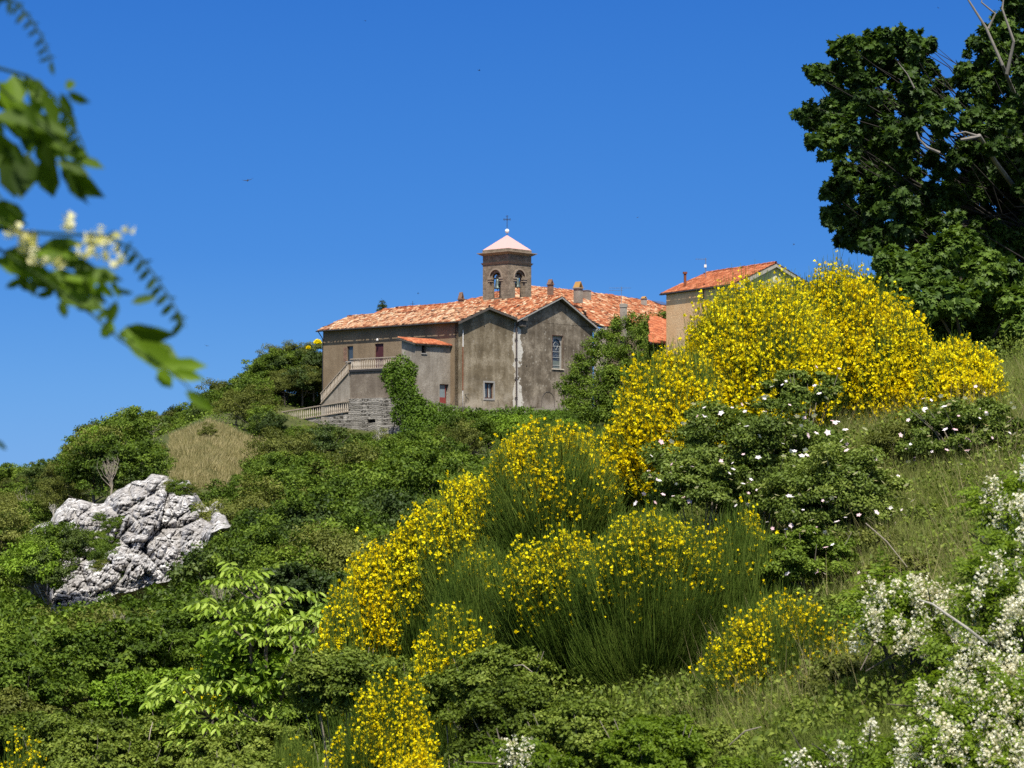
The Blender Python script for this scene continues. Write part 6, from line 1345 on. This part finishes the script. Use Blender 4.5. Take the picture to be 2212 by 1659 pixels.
# ================================================================== NEAR LOCUST BRANCHES, TOP LEFT (out of focus)
def near_locust():
    root = P(-620, 900, 2.1); root.z = gz(root.x, root.y); e = thing('locust_tree', 'blurred locust tree whose leafy branches hang in from the top left', 'tree', root); o = np.array(root); NY = 1.9
    b = MB(); b.tube([(0,0,-.2),(0,0,.8),(.03,0,1.6),(.05,0,2.6)], [.06,.05,.045,.03], 8); b.build('trunk', MAT['bark'], e)
    hub = Vector((.04,0,1.9))
    BRN = [[(-60,-60),(0,-12),(38,8),(65,40),(92,82),(112,134)], [(-80,120),(0,148),(62,165),(115,205),(150,250),(178,310),(190,345)], [(-80,480),(0,495),(110,505),(230,510),(290,540),(330,590),(365,640),(400,705)], [(-80,500),(0,540),(90,600),(200,680),(260,735),(330,780),(380,810),(440,870)], [(-80,60),(0,190),(80,260),(150,330),(170,360)],[(-80,380),(-20,400),(10,440),(50,470)]]
    for i, pl in enumerate(BRN):
        pts = [hub, hub.lerp(P(pl[0][0],pl[0][1],NY)-root, .6)] + [P(x_,y_,NY-.02*j)-root for j,(x_,y_) in enumerate(pl)]; bb = MB(); bb.tube(pts, [.008,.004]+list(np.linspace(.0017,.0006,len(pl))), 6); bb.build('branch', MAT['stem_green'], e)
    # leaflets: (x, y of base, angle deg (0=right, 90=down), length px, width ratio, tone, Y)
    LF = []
    def along(pl, n_, ln, spread, tone, t0=0., t1=1., w_=.42, Yj=.03, tilt=None):
        seg = [math.hypot(pl[i+1][0]-pl[i][0], pl[i+1][1]-pl[i][1]) for i in range(len(pl)-1)]; tot = sum(seg)
        for k in range(n_):
            s_ = (t0+(t1-t0)*(k+.5)/n_)*tot; i = 0
            while i < len(seg)-1 and s_ > seg[i]: s_ -= seg[i]; i += 1
            f_ = s_/seg[i]; x_ = pl[i][0]+(pl[i+1][0]-pl[i][0])*f_; y_ = pl[i][1]+(pl[i+1][1]-pl[i][1])*f_; an = math.degrees(math.atan2(pl[i+1][1]-pl[i][1], pl[i+1][0]-pl[i][0]))
            for sg in spread: LF.append((x_,y_,an+sg+random.uniform(-10,10),ln*random.uniform(.8,1.2),w_,tone,NY+random.uniform(-Yj,Yj)))
    along(BRN[0], 9, 30, (75,), .05, .25, 1, .30); along(BRN[0], 6, 14, (-50,), .05, .4, 1, .3)
    LF.append((110,132,80,32,.35,.05,NY))
    along(BRN[1], 12, 36, (70,), .05, .35, 1, .32); LF.append((140,188,-20,26,.9,.3,NY))
    along(BRN[2], 14, 34, (72,), .12, .45, 1, .36); along(BRN[2], 6, 18, (-60,), .1, .5, 1, .3); LF.append((382,668,75,45,.3,.0,NY))
    for q in [(0,175,60,90,.5,.75),(30,160,75,80,.5,.6),(60,170,50,80,.45,.35),(75,185,80,70,.45,.3),(90,200,60,75,.4,.2),(20,215,40,90,.4,.35),(-20,250,10,170,.30,.25),(0,262,15,150,.28,.1),(60,285,25,150,.30,.55),(100,300,20,100,.3,.5),(-30,290,40,120,.5,.05),(0,300,70,110,.5,.0),(25,325,85,105,.55,.0),(60,330,95,105,.5,.0),(0,340,30,110,.45,.02),(95,335,80,95,.5,.02),(130,345,60,115,.22,.05),(120,350,20,80,.35,.3),(135,355,40,125,.38,.15),(160,345,12,70,.4,.45),(145,360,70,80,.3,.05),(130,200,60,55,.35,.1),(150,240,75,50,.35,.1),
              (-20,440,20,80,.5,.5),(0,450,60,60,.6,.7),(-30,480,0,90,.5,.5),(20,455,40,45,.5,.6),(0,545,5,160,.25,.6),(60,550,0,120,.30,.35),(90,530,-5,90,.3,.3),(-20,560,15,150,.3,.7),(40,590,60,50,.5,.15),(70,600,85,40,.5,.1),(90,590,20,130,.36,.75),(110,560,10,100,.28,.2),(150,600,0,115,.42,.6),(180,560,110,45,.4,.25),(60,610,10,90,.3,.4),(120,640,10,90,.42,.55),(130,650,70,40,.5,.3),(160,660,5,70,.5,.5),(120,625,160,50,.4,.1),
              (250,715,-170,50,.75,.9),(255,720,8,40,.9,.8),(270,705,12,115,.38,.02),(275,728,35,130,.42,.75),(300,740,20,100,.40,.5),(270,720,50,80,.35,.8),(340,795,-5,110,.30,.95),(340,800,50,50,.6,.95),(365,805,10,80,.3,.9),(400,845,35,75,.32,.5),(50,600,150,45,.4,.1),(210,690,-40,40,.4,.3)]:
        LF.append((*q, NY+random.uniform(-.05,.05)))
    for k_ in range(26): LF.append((random.uniform(-30,150),random.uniform(185,330),random.uniform(20,110),random.uniform(38,75),.38,random.choice([.0,.05,.1,.45]),NY+random.uniform(-.08,.08)))
    for k_ in range(30): q_ = random.random(); LF.append((20+250*q_+random.uniform(-25,25),535+120*q_+random.uniform(-30,30),random.uniform(-20,120),random.uniform(30,62),.36,random.choice([.1,.3,.6,.9]),NY+random.uniform(-.08,.08)))
    LF.append((-6,950,50,30,.35,.0,NY)); LF.append((-10,-8,20,30,.5,.0,NY))
    A = np.array(LF); n = len(A); pos = np.array([list(P(a[0],a[1],a[6])) for a in LF]); an = np.radians(A[:,2])
    ax = np.stack([np.cos(an), rng.normal(size=n)*.25, -np.sin(an)],1); L_ = A[:,3]*NY/KF*1.0; nr_ = nrm(np.stack([rng.normal(size=n)*.25, -np.ones(n), .45+rng.normal(size=n)*.3],1))
    tone = A[:,5]
    # dark, back-lit undersides lie face down: turn the dark ones away from the sun
    nr_[tone<.2] = nrm(np.array([0,-1.,-.75])+rng.normal(size=((tone<.2).sum(),3))*.15)
    link('leaves', leafmesh('leaves', pos-o, ax, nr_, L_, L_*A[:,4]*1.25, T_OVAL, np.clip(tone+.1*rng.random(n),0,1)), MAT['leaf_near'], e)
    fl = []; 
    for (x_,y_,r_,k_) in ((50,518,26,16),(75,512,18,8),(190,528,28,20),(235,515,20,10),(245,545,22,12),(150,490,14,6),(165,480,10,4),(120,575,20,8),(90,560,14,6),(262,500,10,3),(40,510,18,10)):
        for j in range(k_//2): fl.append(list(P(x_+random.gauss(0,r_*.5), y_+random.gauss(0,r_*.5), NY-.02+random.uniform(-.03,.03))))
    fl = np.array(fl); m_ = len(fl); link('flowers', leafmesh('flowers', fl-o, nrm(rng.normal(size=(m_,3))+np.array([0,-.6,0])), rdir(m_), .0085, .008, T_FLOW), MAT['cream_petal'], e)
near_locust()

# ================================================================== BIRDS
m_bird = flatmat('bird_dark', (.02,.02,.022), .8, .1)
def bird_mesh():
    b = MB(); b.lathe(0,0,[(.004,-.085),(.02,-.05),(.024,0),(.02,.04),(.012,.07),(.004,.085)],8)
    me_ = b.build('bird', m_bird); me_.data.transform(Matrix.Rotation(PI/2,4,'X')); w = MB()
    for s_ in (-1,1): w.prism([(s_*.01,.03,0),(s_*.09,.045,.02),(s_*.20,-.06,.03),(s_*.08,.0,.02),(s_*.01,-.03,0)], (0,0,.004))
    w.prism([(0,-.07,0),(.03,-.14,0),(0,-.11,0),(-.03,-.14,0)], (0,0,.004)); wm = w.build('wings', m_bird); d = (me_.data, wm.data); bpy.data.objects.remove(me_); bpy.data.objects.remove(wm); return d
bmd, wmd = bird_mesh()
for (a,b_,Y,lab) in ((535,390,75,'largest dark bird, left of the middle of the sky'),(789,45,190,'tiny dark bird high up left of the top centre'),(1035,152,150,'small dark bird high above the bell tower'),(447,747,150,'tiny dark bird just above the left hill by the drooping leaves'),(1377,470,220,'faint dark bird right of the tower cross'),(1731,293,190,'tiny dark bird left of the maple tip'),(2027,17,190,'tiny dark bird near the top beside the dead limbs'),(1715,528,190,'tiny dark bird above the tallest broom'),(903,634,220,'tiny dark bird above the thin iron cross')):
    e = thing('bird', lab, 'bird', P(a,b_,Y), (random.uniform(-.5,.5),random.uniform(-.6,.6),random.uniform(0,6)), 'swifts flying in the sky'); o1 = link('body', bmd, None, e); o2 = link('wings', wmd, None, e)
